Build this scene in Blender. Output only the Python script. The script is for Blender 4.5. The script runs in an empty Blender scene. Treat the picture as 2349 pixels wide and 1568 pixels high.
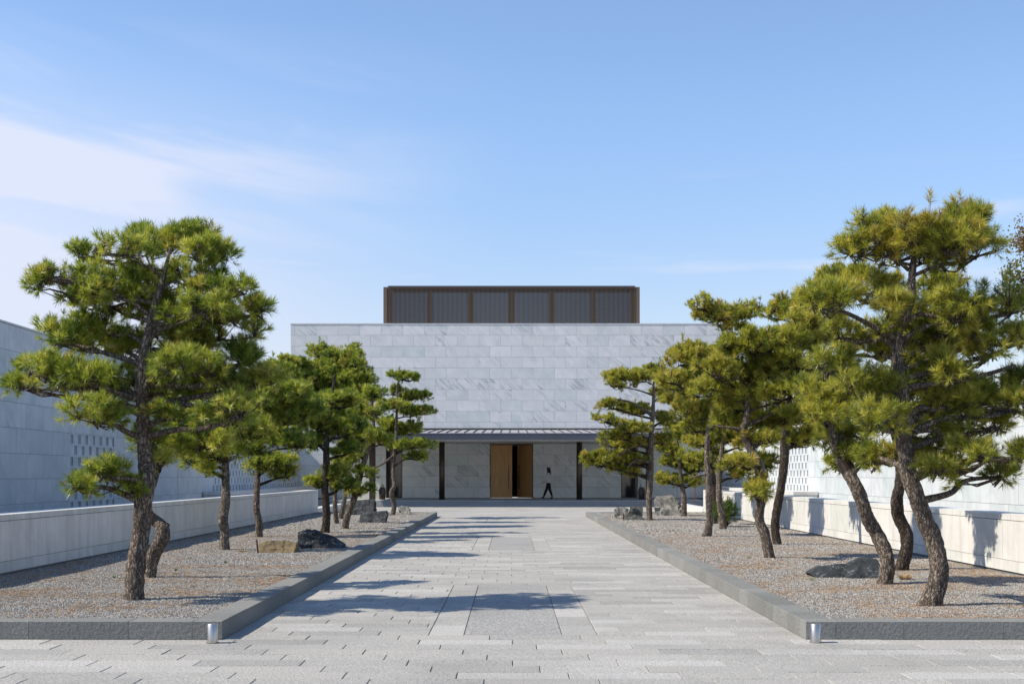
import bpy, bmesh, math, random
import numpy as np
from mathutils import Vector, Matrix, noise as mnoise

S = bpy.context.scene
COL = S.collection
R = math.radians

# ------------------------------------------------------------------ camera, world, sun, exposure
H_EYE = 1.6
F_PX = 2937.0            # focal length measured on a 2349 px wide picture (about a 45 mm shift lens)
U0, V0 = 1171.3, 1088.0  # vanishing point / eye level in that picture


def at(u, v, Y):
    """world point that stands Y metres down the avenue and is seen at (u, v)"""
    return Vector(((u - U0) * Y / F_PX, Y, H_EYE + (V0 - v) * Y / F_PX))


cam = bpy.data.cameras.new('camera')
cam.sensor_width = 36.0
cam.lens = F_PX / 2349.0 * 36.0
cam.shift_x = (1174.5 - U0) / 2349.0
cam.shift_y = (V0 - 784.2) / 2349.0
cam.clip_start = 0.1
cam.clip_end = 3000
cam_o = bpy.data.objects.new('camera', cam)
cam_o.location = (0, 0, H_EYE)
cam_o.rotation_euler = (R(90), 0, 0)
COL.objects.link(cam_o)
S.camera = cam_o

SUN_EL, SUN_AZ = 45.0, 10.0      # elevation; degrees behind the pure side light from the left
sd = Vector((-math.cos(R(SUN_AZ)) * math.cos(R(SUN_EL)), -math.sin(R(SUN_AZ)) * math.cos(R(SUN_EL)), math.sin(R(SUN_EL))))
sun = bpy.data.lights.new('sun', 'SUN')
sun.energy = 4.8
sun.angle = R(0.53)
sun.color = (1.0, 0.91, 0.76)
sun_o = bpy.data.objects.new('sun', sun)
sun_o.rotation_euler = sd.to_track_quat('Z', 'Y').to_euler()
sun_o.location = (-30, -5, 40)
COL.objects.link(sun_o)

world = bpy.data.worlds.new('World')
S.world = world
world.use_nodes = True
wn = world.node_tree
wn.nodes.clear()


def N(nt, typ, **kw):
    n = nt.nodes.new(typ)
    for k, v in kw.items():
        setattr(n, k, v)
    return n


def build_world():
    L = wn.links.new
    out = N(wn, 'ShaderNodeOutputWorld')
    bg = N(wn, 'ShaderNodeBackground')
    sky = N(wn, 'ShaderNodeTexSky', sky_type='NISHITA')
    sky.sun_disc = False
    sky.sun_elevation = R(SUN_EL)
    sky.sun_rotation = math.atan2(sd.x, sd.y)
    sky.air_density = 1.0
    sky.dust_density = 0.0
    sky.ozone_density = 2.0
    tint = N(wn, 'ShaderNodeMix', data_type='RGBA', blend_type='MULTIPLY')
    tint.inputs[0].default_value = 1.0
    tint.inputs[7].default_value = (0.95, 0.97, 1.03, 1)
    L(sky.outputs[0], tint.inputs[6])
    tc = N(wn, 'ShaderNodeTexCoord')
    sep = N(wn, 'ShaderNodeSeparateXYZ')
    L(tc.outputs['Generated'], sep.inputs[0])

    def M(op, a, b=None, c=None):
        m = N(wn, 'ShaderNodeMath', operation=op)
        for i, x in enumerate((a, b, c)):
            if x is None:
                continue
            if isinstance(x, (int, float)):
                m.inputs[i].default_value = x
            else:
                L(x, m.inputs[i])
        return m.outputs[0]

    def sstep(x, a, b):
        m = N(wn, 'ShaderNodeMapRange', interpolation_type='SMOOTHSTEP')
        m.inputs[1].default_value = a
        m.inputs[2].default_value = b
        L(x, m.inputs[0])
        return m.outputs[0]
    el = sep.outputs[2]
    az = M('DIVIDE', sep.outputs[0], M('ADD', M('ABSOLUTE', sep.outputs[1]), 0.15))
    comb = N(wn, 'ShaderNodeCombineXYZ')
    L(M('MULTIPLY', az, 3.4), comb.inputs[0])
    L(M('ADD', M('MULTIPLY', el, 19.0), M('MULTIPLY', az, 3.0)), comb.inputs[1])
    comb.inputs[2].default_value = 5.2
    nz = N(wn, 'ShaderNodeTexNoise')
    nz.inputs['Scale'].default_value = 1.0
    nz.inputs['Detail'].default_value = 7.0
    nz.inputs['Roughness'].default_value = 0.5
    nz.inputs['Distortion'].default_value = 0.35
    L(comb.outputs[0], nz.inputs['Vector'])
    west = sstep(az, 0.02, -0.26)
    wisp = sstep(nz.outputs[0], 0.42, 0.62)
    band = M('MULTIPLY', sstep(el, 0.335, 0.255), M('ADD', M('MULTIPLY', sstep(el, 0.14, 0.22), 0.75), 0.25))
    c1 = M('ADD', M('MULTIPLY', M('MULTIPLY', west, band), M('MULTIPLY', wisp, 0.55)),
           M('MULTIPLY', M('MULTIPLY', sstep(az, 0.02, -0.40), sstep(el, 0.33, 0.17)), 0.74))
    # small thin streaks elsewhere
    nz2 = N(wn, 'ShaderNodeTexNoise')
    nz2.inputs['Scale'].default_value = 1.0
    nz2.inputs['Detail'].default_value = 5.0
    comb2 = N(wn, 'ShaderNodeCombineXYZ')
    L(M('MULTIPLY', az, 5.0), comb2.inputs[0])
    L(M('MULTIPLY', el, 55.0), comb2.inputs[1])
    comb2.inputs[2].default_value = 1.3
    L(comb2.outputs[0], nz2.inputs['Vector'])
    c2 = M('MULTIPLY', M('MULTIPLY', sstep(nz2.outputs[0], 0.55, 0.72), 0.36), M('MULTIPLY', sstep(el, 0.10, 0.16), sstep(el, 0.24, 0.19)))
    haze = M('MULTIPLY', sstep(el, 0.22, 0.0), 0.30)
    lowm = sstep(el, 0.30, 0.0)
    dim = N(wn, 'ShaderNodeMix', data_type='RGBA', blend_type='MULTIPLY')
    L(lowm, dim.inputs[0])
    L(tint.outputs[2], dim.inputs[6])
    dim.inputs[7].default_value = (0.78, 0.67, 0.66, 1)
    cl = M('MINIMUM', M('ADD', M('ADD', c1, c2), haze), 0.92)
    mix = N(wn, 'ShaderNodeMix', data_type='RGBA')
    L(cl, mix.inputs[0])
    L(dim.outputs[2], mix.inputs[6])
    mix.inputs[7].default_value = (4.0, 4.25, 5.1, 1)
    L(mix.outputs[2], bg.inputs[0])
    bg.inputs[1].default_value = 0.148
    L(bg.outputs[0], out.inputs[0])


build_world()
S.view_settings.view_transform = 'Standard'
S.view_settings.look = 'None'
S.view_settings.exposure = 0.38
S.view_settings.gamma = 1.0
S.view_settings.use_curve_mapping = False
S.cycles.max_bounces = 8
S.cycles.transparent_max_bounces = 8


# ------------------------------------------------------------------ object helpers
def link(name, data, parent=None, loc=None, mat=None):
    o = bpy.data.objects.new(name, data)
    COL.objects.link(o)
    if mat is not None and data is not None and not data.materials:
        data.materials.append(mat)
    if loc is not None:
        o.location = loc
    if parent is not None:
        o.parent = parent
    return o


def tag(o, label=None, cat=None, group=None, kind=None):
    if label: o['label'] = label
    if cat: o['category'] = cat
    if group: o['group'] = group
    if kind: o['kind'] = kind
    return o


def empty(name, loc=(0, 0, 0)):
    o = bpy.data.objects.new(name, None)
    o.location = loc
    o.empty_display_size = 0.2
    COL.objects.link(o)
    return o


def mesh(name, verts, faces, smooth=False):
    m = bpy.data.meshes.new(name)
    m.from_pydata([tuple(v) for v in verts], [], faces)
    if smooth:
        m.polygons.foreach_set('use_smooth', [True] * len(m.polygons))
    m.update()
    return m


class MB:
    """collects plain shapes for one mesh"""
    def __init__(self):
        self.v, self.f = [], []

    def add(self, vs, fs):
        b = len(self.v)
        self.v += [tuple(x) for x in vs]
        self.f += [tuple(b + i for i in f) for f in fs]
        return self

    def box(self, x0, x1, y0, y1, z0, z1, ch=0.0):
        if ch <= 0:
            vs = [(x, y, z) for z in (z0, z1) for y in (y0, y1) for x in (x0, x1)]
            fs = [(0, 2, 3, 1), (4, 5, 7, 6), (0, 1, 5, 4), (2, 6, 7, 3), (0, 4, 6, 2), (1, 3, 7, 5)]
        else:   # chamfered top
            c = ch
            vs = [(x0, y0, z0), (x1, y0, z0), (x1, y1, z0), (x0, y1, z0),
                  (x0, y0, z1 - c), (x1, y0, z1 - c), (x1, y1, z1 - c), (x0, y1, z1 - c),
                  (x0 + c, y0 + c, z1), (x1 - c, y0 + c, z1), (x1 - c, y1 - c, z1), (x0 + c, y1 - c, z1)]
            fs = [(3, 2, 1, 0), (0, 1, 5, 4), (1, 2, 6, 5), (2, 3, 7, 6), (3, 0, 4, 7),
                  (4, 5, 9, 8), (5, 6, 10, 9), (6, 7, 11, 10), (7, 4, 8, 11), (8, 9, 10, 11)]
        return self.add(vs, fs)

    def build(self, name, mat, parent=None, loc=None, smooth=False):
        return link(name, mesh(name, self.v, self.f, smooth), parent, loc, mat)


def catmull(pts, radii, step):
    P = [np.array(p, float) for p in pts]
    P = [2 * P[0] - P[1]] + P + [2 * P[-1] - P[-2]]
    Rr = [radii[0]] + list(radii) + [radii[-1]]
    op, orr = [], []
    for i in range(1, len(P) - 2):
        p0, p1, p2, p3 = P[i - 1:i + 3]
        n = max(1, int(np.linalg.norm(p2 - p1) / step))
        for k in range(n):
            t = k / n
            op.append(0.5 * ((2 * p1) + (-p0 + p2) * t + (2 * p0 - 5 * p1 + 4 * p2 - p3) * t * t + (-p0 + 3 * p1 - 3 * p2 + p3) * t ** 3))
            orr.append(Rr[i] * (1 - t) + Rr[i + 1] * t)
    op.append(P[-2]); orr.append(Rr[-2])
    return np.array(op), np.array(orr)


def tube(P, Rd, n=8, bump=0.0, freq=6.0, seed=0.0, flare=0.0):
    """tapered tube along points P; bump gives it an uneven surface"""
    P = np.asarray(P, float)
    T = np.gradient(P, axis=0)
    T /= np.linalg.norm(T, axis=1)[:, None] + 1e-9
    ref = np.array([0.0, 1.0, 0.0]) if abs(T[0][1]) < 0.9 else np.array([1.0, 0, 0])
    a = np.cross(T[0], ref); a /= np.linalg.norm(a)
    vs, fs = [], []
    m = len(P)
    for i in range(m):
        a = a - T[i] * np.dot(a, T[i]); a /= np.linalg.norm(a) + 1e-9
        b = np.cross(T[i], a)
        for k in range(n):
            th = 2 * math.pi * k / n
            d = math.cos(th) * a + math.sin(th) * b
            r = Rd[i]
            if flare > 0 and i < m:
                h = P[i][2] - P[0][2]
                r *= 1 + flare * math.exp(-h / 0.10) * (1 + 0.7 * math.sin(3 * th + seed))
            if bump > 0:
                q = P[i] + d * r
                v = Vector((q[0] * freq * 1.6, q[1] * freq * 1.6, q[2] * freq * 0.7 + seed))
                c = mnoise.cell(v) if False else 0
                dd = mnoise.voronoi(v)[0]
                crack = min(1.0, (dd[1] - dd[0]) * 3.0)
                low = mnoise.noise(Vector((q[0] * 5, q[1] * 5, q[2] * 4 + seed)))
                r = r * (1 + bump * (crack - 0.6) + 0.10 * low)
            vs.append(P[i] + d * r)
    for i in range(m - 1):
        for k in range(n):
            k2 = (k + 1) % n
            fs.append((i * n + k, i * n + k2, (i + 1) * n + k2, (i + 1) * n + k))
    fs.append(tuple(range(n - 1, -1, -1)))
    fs.append(tuple(range((m - 1) * n, m * n)))
    return vs, fs


# ------------------------------------------------------------------ materials
def new_mat(name):
    m = bpy.data.materials.new(name)
    m.use_nodes = True
    nt = m.node_tree
    b = nt.nodes['Principled BSDF']
    return m, nt, b


def noise_tex(nt, scale, detail=4, rough=0.5, vec=None, dist=0.0, dim3=True):
    n = N(nt, 'ShaderNodeTexNoise')
    n.inputs['Scale'].default_value = scale
    n.inputs['Detail'].default_value = detail
    n.inputs['Roughness'].default_value = rough
    n.inputs['Distortion'].default_value = dist
    if vec is not None:
        nt.links.new(vec, n.inputs['Vector'])
    return n


def ramp(nt, fac, stops):
    r = N(nt, 'ShaderNodeValToRGB')
    cr = r.color_ramp
    while len(cr.elements) < len(stops):
        cr.elements.new(0.5)
    for e, (p, c) in zip(cr.elements, stops):
        e.position = p
        e.color = (c[0], c[1], c[2], 1) if not isinstance(c, float) else (c, c, c, 1)
    nt.links.new(fac, r.inputs[0])
    return r.outputs[0]


def mixc(nt, fac, a, b, blend='MIX'):
    m = N(nt, 'ShaderNodeMix', data_type='RGBA', blend_type=blend)
    for sock, val in ((m.inputs[0], fac), (m.inputs[6], a), (m.inputs[7], b)):
        if isinstance(val, (int, float)):
            sock.default_value = val
        elif isinstance(val, tuple):
            sock.default_value = (val[0], val[1], val[2], 1)
        else:
            nt.links.new(val, sock)
    return m.outputs[2]


def mth(nt, op, a, b=None):
    m = N(nt, 'ShaderNodeMath', operation=op)
    for i, x in enumerate((a, b)):
        if x is None: continue
        if isinstance(x, (int, float)): m.inputs[i].default_value = x
        else: nt.links.new(x, m.inputs[i])
    return m.outputs[0]


def bump(nt, b, height, strength=0.3, dist=0.01):
    bp = N(nt, 'ShaderNodeBump')
    bp.inputs['Strength'].default_value = strength
    bp.inputs['Distance'].default_value = dist
    nt.links.new(height, bp.inputs['Height'])
    nt.links.new(bp.outputs[0], b.inputs['Normal'])


def obj_vec(nt, random_shift=True, scale=(1, 1, 1), rot=(0, 0, 0)):
    tc = N(nt, 'ShaderNodeTexCoord')
    mp = N(nt, 'ShaderNodeMapping')
    mp.inputs['Scale'].default_value = scale
    mp.inputs['Rotation'].default_value = rot
    nt.links.new(tc.outputs['Object'], mp.inputs[0])
    if random_shift:
        oi = N(nt, 'ShaderNodeObjectInfo')
        cm = N(nt, 'ShaderNodeCombineXYZ')
        r1 = mth(nt, 'MULTIPLY', oi.outputs['Random'], 37.0)
        r2 = mth(nt, 'MULTIPLY', oi.outputs['Random'], -91.0)
        nt.links.new(r1, cm.inputs[0]); nt.links.new(r2, cm.inputs[1]); nt.links.new(r1, cm.inputs[2])
        nt.links.new(cm.outputs[0], mp.inputs['Location'])
        return mp.outputs[0], oi.outputs['Random']
    return mp.outputs[0], None


def m_marble(name, base=(0.56, 0.59, 0.60), dark=(0.36, 0.41, 0.42), vein=0.55, streak=0.0):
    m, nt, b = new_mat(name)
    v, rnd = obj_vec(nt)
    n1 = noise_tex(nt, 1.3, 5, 0.55, v, 0.8)
    n2 = noise_tex(nt, 7.0, 5, 0.6, v)
    tone = ramp(nt, n1.outputs[0], [(0.30, dark), (0.62, base), (0.85, tuple(min(1, c * 1.06) for c in base))])
    # a per slab tone
    wn_ = N(nt, 'ShaderNodeTexWhiteNoise', noise_dimensions='1D')
    nt.links.new(rnd, wn_.inputs['W'])
    slab = ramp(nt, wn_.outputs['Value'], [(0.0, (0.89, 0.925, 0.92)), (0.3, (0.97, 0.98, 0.98)), (0.7, (1.0, 0.99, 1.0)), (0.9, (1.05, 1.035, 1.045)), (1.0, (0.88, 0.94, 0.93))])
    tone = mixc(nt, 1.0, tone, slab, 'MULTIPLY')
    # cloudy patches everywhere, soft slanting grey veins on a few slabs only
    vr, _ = obj_vec(nt, True, (1, 1, 1), (0, R(-42), 0))
    mp3 = N(nt, 'ShaderNodeMapping'); mp3.inputs['Scale'].default_value = (0.22, 1.0, 1.9)
    nt.links.new(vr, mp3.inputs[0]); vv = mp3.outputs[0]
    nv = noise_tex(nt, 2.6, 6, 0.62, vv, 0.9)
    nw = noise_tex(nt, 0.9, 2, 0.5, v)
    band = ramp(nt, nv.outputs[0], [(0.50, 0.0), (0.57, 0.7), (0.60, 0.9), (0.68, 0.0)])
    wn2 = N(nt, 'ShaderNodeTexWhiteNoise', noise_dimensions='1D')
    nt.links.new(mth(nt, 'ADD', rnd, 3.3), wn2.inputs['W'])
    gate = ramp(nt, wn2.outputs['Value'], [(0.62, 0.18), (0.92, 0.85)])
    fac = mth(nt, 'MULTIPLY', mth(nt, 'MULTIPLY', mth(nt, 'MULTIPLY', band, gate), ramp(nt, nw.outputs[0], [(0.38, 0.15), (0.6, 1.0)])), vein)
    col = mixc(nt, fac, tone, (0.22, 0.27, 0.27))
    col = mixc(nt, mth(nt, 'MULTIPLY', n2.outputs[0], 0.18), col, (0.42, 0.45, 0.45))
    if streak:
        gp = N(nt, 'ShaderNodeNewGeometry')
        mp2 = N(nt, 'ShaderNodeMapping'); mp2.inputs['Scale'].default_value = (5.5, 5.5, 0.35)
        nt.links.new(gp.outputs['Position'], mp2.inputs[0])
        ns_ = noise_tex(nt, 1.0, 5, 0.7, mp2.outputs[0])
        col = mixc(nt, mth(nt, 'MULTIPLY', ramp(nt, ns_.outputs[0], [(0.48, 0.0), (0.68, 1.0)]), streak), col, (0.30, 0.29, 0.27))
    nt.links.new(col, b.inputs['Base Color'])
    b.inputs['Roughness'].default_value = 0.55
    b.inputs['Specular IOR Level'].default_value = 0.3
    return m


def m_granite(name, c0, c1, speck=90, rough=0.85, bs=0.35, slab=0.12, warm=0.0):
    m, nt, b = new_mat(name)
    v, rnd = obj_vec(nt)
    n1 = noise_tex(nt, speck, 3, 0.7, v)
    n2 = noise_tex(nt, 5, 4, 0.6, v)
    col = ramp(nt, n1.outputs[0], [(0.36, c0), (0.62, c1)])
    col = mixc(nt, mth(nt, 'MULTIPLY', n2.outputs[0], 0.30), col, c0)
    wn_ = N(nt, 'ShaderNodeTexWhiteNoise', noise_dimensions='1D')
    nt.links.new(rnd, wn_.inputs['W'])
    s0, s1 = 1 - slab * 1.3, 1 + slab
    sl = ramp(nt, wn_.outputs['Value'], [(0.0, (s0, s0, s0 * 1.01)), (0.2, (1 - slab * .4,) * 3), (0.7, (1, 1 - 0.01, 1 - 0.02 - warm)), (1.0, (s1, s1, s1 * 1.02))])
    col = mixc(nt, 1.0, col, sl, 'MULTIPLY')
    gp = N(nt, 'ShaderNodeNewGeometry')
    st = noise_tex(nt, 0.55, 6, 0.65, gp.outputs['Position'], 0.5)
    col = mixc(nt, 1.0, col, ramp(nt, st.outputs[0], [(0.32, (0.86, 0.86, 0.85)), (0.5, (1, 1, 1)), (0.72, (1.05, 1.04, 1.02))]), 'MULTIPLY')
    nt.links.new(col, b.inputs['Base Color'])
    b.inputs['Roughness'].default_value = rough
    b.inputs['Specular IOR Level'].default_value = 0.25
    n3 = noise_tex(nt, speck * 0.55, 3, 0.6, v)
    bump(nt, b, n3.outputs[0], bs, 0.012)
    return m


def m_plain(name, col, rough=0.5, metal=0.0, spec=0.4, ns=None, amt=0.15, bs=0.0):
    m, nt, b = new_mat(name)
    b.inputs['Roughness'].default_value = rough
    b.inputs['Metallic'].default_value = metal
    b.inputs['Specular IOR Level'].default_value = spec
    if ns:
        v, _ = obj_vec(nt, False)
        n1 = noise_tex(nt, ns, 4, 0.6, v)
        d = tuple(c * (1 - amt) for c in col); l = tuple(min(1, c * (1 + amt)) for c in col)
        nt.links.new(ramp(nt, n1.outputs[0], [(0.3, d), (0.7, l)]), b.inputs['Base Color'])
        if bs: bump(nt, b, n1.outputs[0], bs, 0.01)
    else:
        b.inputs['Base Color'].default_value = (*col, 1)
    return m


def m_bark(name, lite=(0.50, 0.41, 0.335), mid=(0.24, 0.19, 0.15), darkc=(0.045, 0.033, 0.026)):
    m, nt, b = new_mat(name)
    v, _ = obj_vec(nt, False, (20, 20, 6.0))
    vd = noise_tex(nt, 0.9, 4, 0.65, v)
    add = N(nt, 'ShaderNodeVectorMath', operation='MULTIPLY_ADD')
    nt.links.new(vd.outputs[1], add.inputs[0]); add.inputs[1].default_value = (2.4, 2.4, 2.4); nt.links.new(v, add.inputs[2])
    vo = N(nt, 'ShaderNodeTexVoronoi', feature='DISTANCE_TO_EDGE')
    vo.inputs['Scale'].default_value = 1.5
    nt.links.new(add.outputs[0], vo.inputs['Vector'])
    vc = N(nt, 'ShaderNodeTexVoronoi', feature='F1')
    vc.inputs['Scale'].default_value = 1.5
    nt.links.new(add.outputs[0], vc.inputs['Vector'])
    sp = N(nt, 'ShaderNodeSeparateColor')
    nt.links.new(vc.outputs['Color'], sp.inputs[0])
    fine = noise_tex(nt, 3.5, 6, 0.72, v)
    big = noise_tex(nt, 0.25, 3, 0.5, v)
    plate = mixc(nt, mth(nt, 'MULTIPLY', sp.outputs[0], ramp(nt, fine.outputs[0], [(0.35, 0.2), (0.62, 1.0)])), mid, lite)
    plate = mixc(nt, ramp(nt, big.outputs[0], [(0.4, 0.0), (0.65, 0.35)]), plate, (0.20, 0.19, 0.17))
    col = mixc(nt, ramp(nt, vo.outputs[0], [(0.0, 0.0), (0.22, 1.0)]), darkc, plate)
    nt.links.new(col, b.inputs['Base Color'])
    b.inputs['Roughness'].default_value = 0.95
    b.inputs['Specular IOR Level'].default_value = 0.15
    hgt = mth(nt, 'ADD', ramp(nt, vo.outputs[0], [(0.0, 0.0), (0.3, 1.0)]), mth(nt, 'MULTIPLY', fine.outputs[0], 0.8))
    bump(nt, b, hgt, 0.9, 0.02)
    return m


def m_needle(name, cols):
    m, nt, b = new_mat(name)
    a = N(nt, 'ShaderNodeAttribute', attribute_name='tint')
    col = ramp(nt, a.outputs['Fac'], cols)
    nt.links.new(col, b.inputs['Base Color'])
    b.inputs['Roughness'].default_value = 0.42
    b.inputs['Specular IOR Level'].default_value = 0.45
    tr = N(nt, 'ShaderNodeBsdfTranslucent')
    trc = mixc(nt, 1.0, col, (1.25, 1.2, 0.5), 'MULTIPLY')
    nt.links.new(trc, tr.inputs[0])
    ms = N(nt, 'ShaderNodeMixShader')
    ms.inputs[0].default_value = 0.44
    nt.links.new(b.outputs[0], ms.inputs[1])
    nt.links.new(tr.outputs[0], ms.inputs[2])
    nt.links.new(ms.outputs[0], nt.nodes['Material Output'].inputs[0])
    return m


def m_rock(name, c0, c1, veinc=(0.5, 0.52, 0.52), vein=0.6, nscale=5.0):
    m, nt, b = new_mat(name)
    v, _ = obj_vec(nt, False)
    n1 = noise_tex(nt, nscale, 8, 0.65, v, 0.6)
    n2 = noise_tex(nt, nscale * 6, 6, 0.7, v)
    col = ramp(nt, n1.outputs[0], [(0.32, c0), (0.68, c1)])
    col = mixc(nt, mth(nt, 'MULTIPLY', n2.outputs[0], 0.5), col, c0)
    n3 = noise_tex(nt, nscale * 0.9, 5, 0.6, v, 1.6)
    vn = ramp(nt, n3.outputs[0], [(0.485, 0.0), (0.5, 1.0), (0.515, 0.0)])
    n4 = noise_tex(nt, nscale * 1.2, 2, 0.5, v)
    f = mth(nt, 'MULTIPLY', mth(nt, 'MULTIPLY', vn, ramp(nt, n4.outputs[0], [(0.45, 0.0), (0.62, 1.0)])), vein)
    col = mixc(nt, f, col, veinc)
    nt.links.new(col, b.inputs['Base Color'])
    b.inputs['Roughness'].default_value = 0.75
    b.inputs['Specular IOR Level'].default_value = 0.35
    bump(nt, b, mth(nt, 'ADD', n2.outputs[0], n1.outputs[0]), 0.7, 0.03)
    return m


def m_wood(name, c0, c1):
    m, nt, b = new_mat(name)
    v, _ = obj_vec(nt, True, (14, 14, 0.8))
    n1 = noise_tex(nt, 1.5, 5, 0.6, v)
    nt.links.new(ramp(nt, n1.outputs[0], [(0.3, c0), (0.7, c1)]), b.inputs['Base Color'])
    b.inputs['Roughness'].default_value = 0.45
    return m


def m_stone_bits(name):
    """gravel stones, each one its own grey, with drifts of rusty fallen needles"""
    m, nt, b = new_mat(name)
    oi = N(nt, 'ShaderNodeObjectInfo')
    col = ramp(nt, oi.outputs['Random'], [(0.0, (0.10, 0.10, 0.10)), (0.25, (0.20, 0.195, 0.185)), (0.55, (0.33, 0.31, 0.28)),
                                           (0.8, (0.45, 0.42, 0.38)), (0.93, (0.24, 0.25, 0.26)), (1.0, (0.58, 0.54, 0.48))])
    g = N(nt, 'ShaderNodeNewGeometry')
    n1 = noise_tex(nt, 1.1, 5, 0.65, g.outputs['Position'])
    n2 = noise_tex(nt, 26, 2, 0.6, g.outputs['Position'])
    f = mth(nt, 'MULTIPLY', ramp(nt, n1.outputs[0], [(0.45, 0.05), (0.70, 0.65)]), ramp(nt, n2.outputs[0], [(0.42, 0.0), (0.58, 1.0)]))
    col = mixc(nt, mth(nt, 'MULTIPLY', f, 0.55), col, (0.33, 0.235, 0.155))
    nt.links.new(col, b.inputs['Base Color'])
    b.inputs['Roughness'].default_value = 0.85
    b.inputs['Specular IOR Level'].default_value = 0.25
    return m


M = {}
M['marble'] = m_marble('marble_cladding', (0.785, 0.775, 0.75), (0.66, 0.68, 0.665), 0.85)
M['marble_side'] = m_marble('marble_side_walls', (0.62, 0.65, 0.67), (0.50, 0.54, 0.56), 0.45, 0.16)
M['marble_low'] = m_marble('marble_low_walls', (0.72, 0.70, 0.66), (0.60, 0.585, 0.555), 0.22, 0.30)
M['core'] = m_plain('wall_core', (0.16, 0.17, 0.18), 0.9)
M['paver'] = m_granite('paving_granite', (0.225, 0.222, 0.21), (0.53, 0.515, 0.48), 75, 0.8, 0.9, 0.15)
M['paver_rough'] = m_granite('rough_paving_granite', (0.17, 0.17, 0.165), (0.44, 0.435, 0.42), 42, 0.85, 0.9, 0.04)
M['joint'] = m_plain('joint_sand', (0.17, 0.16, 0.14), 0.95, ns=40, amt=0.3)
M['kerb'] = m_granite('kerb_basalt', (0.165, 0.168, 0.160), (0.26, 0.262, 0.248), 60, 0.85, 0.6, 0.13)
M['ground'] = m_plain('ground_soil', (0.24, 0.235, 0.225), 0.95, ns=3, amt=0.25)
M['gravel_base'] = m_plain('gravel_bed', (0.17, 0.16, 0.15), 0.95, ns=60, amt=0.5, bs=0.6)
M['stones'] = m_stone_bits('gravel_stones')
M['bronze'] = m_plain('bronze_metal', (0.085, 0.062, 0.048), 0.38, 0.7, 0.5, 4, 0.2)
M['slat'] = m_plain('bronze_slats', (0.14, 0.102, 0.075), 0.5, 0.15)
M['slat_grey'] = m_plain('grey_slats', (0.112, 0.114, 0.122), 0.5, 0.15)
M['header'] = m_plain('bronze_backing', (0.028, 0.019, 0.014), 0.6, 0.2)
M['fascia'] = m_plain('fascia_metal', (0.085, 0.092, 0.115), 0.45, 0.4, 0.5, 2, 0.08)
M['roof'] = m_plain('zinc_roof', (0.36, 0.35, 0.365), 0.5, 0.2, 0.5)
M['marble_porch_lit'] = m_marble('marble_porch_brightened', (0.85, 0.855, 0.83), (0.74, 0.76, 0.74), 0.75, 0.0)  # facade marble painted paler to make up for dim light under the canopy
M['soffit'] = m_plain('soffit', (0.60, 0.59, 0.57), 0.5)
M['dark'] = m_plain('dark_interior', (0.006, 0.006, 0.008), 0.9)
M['glass'] = m_plain('dark_glass', (0.02, 0.024, 0.03), 0.08, 0.0, 0.8)
M['glass_sky'] = m_plain('sky_tinted_glass', (0.035, 0.045, 0.06), 0.12, 0.0, 0.9)  # bluer base colour stands in for sky mirrored in the middle panes
M['wood'] = m_wood('oak_door', (0.46, 0.24, 0.08), (0.62, 0.35, 0.13))
M['steel'] = m_plain('brushed_steel', (0.52, 0.49, 0.45), 0.36, 1.0, ns=None)
M['bark'] = m_bark('pine_bark')
M['bark_grey'] = m_bark('pine_bark_grey', (0.50, 0.43, 0.36), (0.26, 0.22, 0.18), (0.05, 0.04, 0.032))
M['bark_dark'] = m_bark('pine_bark_dark', (0.17, 0.13, 0.10), (0.09, 0.066, 0.05), (0.02, 0.015, 0.012))
M['needle_l'] = m_needle('pine_needles_green', [(0.0, (0.055, 0.11, 0.018)), (0.35, (0.20, 0.275, 0.042)), (0.70, (0.39, 0.43, 0.075)), (0.92, (0.56, 0.56, 0.16)), (1.0, (0.36, 0.20, 0.065))])
M['needle_r'] = m_needle('pine_needles_olive', [(0.0, (0.08, 0.11, 0.022)), (0.30, (0.23, 0.27, 0.040)), (0.65, (0.42, 0.415, 0.065)), (0.90, (0.58, 0.54, 0.14)), (1.0, (0.38, 0.20, 0.065))])
M['rock_dark'] = m_rock('dark_slate_rock', (0.016, 0.019, 0.022), (0.055, 0.064, 0.072), (0.34, 0.38, 0.40), 0.8)
M['rock_mid'] = m_rock('grey_green_rock', (0.05, 0.052, 0.048), (0.17, 0.17, 0.158), (0.45, 0.45, 0.44), 0.5)
M['rock_tan'] = m_rock('tan_rock', (0.08, 0.065, 0.042), (0.30, 0.215, 0.105), (0.4, 0.35, 0.25), 0.3)
M['rock_pale'] = m_rock('pale_granite_rock', (0.10, 0.098, 0.09), (0.36, 0.35, 0.33), (0.6, 0.59, 0.56), 0.5)
M['rust'] = m_plain('rusty_steel', (0.10, 0.045, 0.03), 0.8, 0.3, ns=20, amt=0.4)
M['pot'] = m_plain('brown_glazed_pot', (0.075, 0.050, 0.038), 0.35, 0.0, 0.5, 6, 0.3)
M['straw'] = m_plain('dry_straw', (0.42, 0.30, 0.15), 0.9, ns=8, amt=0.3)
M['litter'] = m_plain('fallen_pine_needles', (0.40, 0.24, 0.12), 0.9)
M['weed'] = m_plain('green_weeds', (0.12, 0.20, 0.03), 0.7)
M['wire'] = m_plain('training_wire', (0.42, 0.42, 0.42), 0.4, 0.8)
M['cone'] = m_plain('pine_cone', (0.075, 0.042, 0.025), 0.9)
M['skin'] = m_plain('skin', (0.50, 0.28, 0.20), 0.55)
M['hair'] = m_plain('black_hair', (0.010, 0.009, 0.009), 0.45, ns=30, amt=0.4)
M['coat'] = m_plain('grey_jacket', (0.56, 0.55, 0.56), 0.9, ns=14, amt=0.12, bs=0.2)
M['black_cloth'] = m_plain('black_trousers', (0.010, 0.010, 0.013), 0.85)
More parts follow.
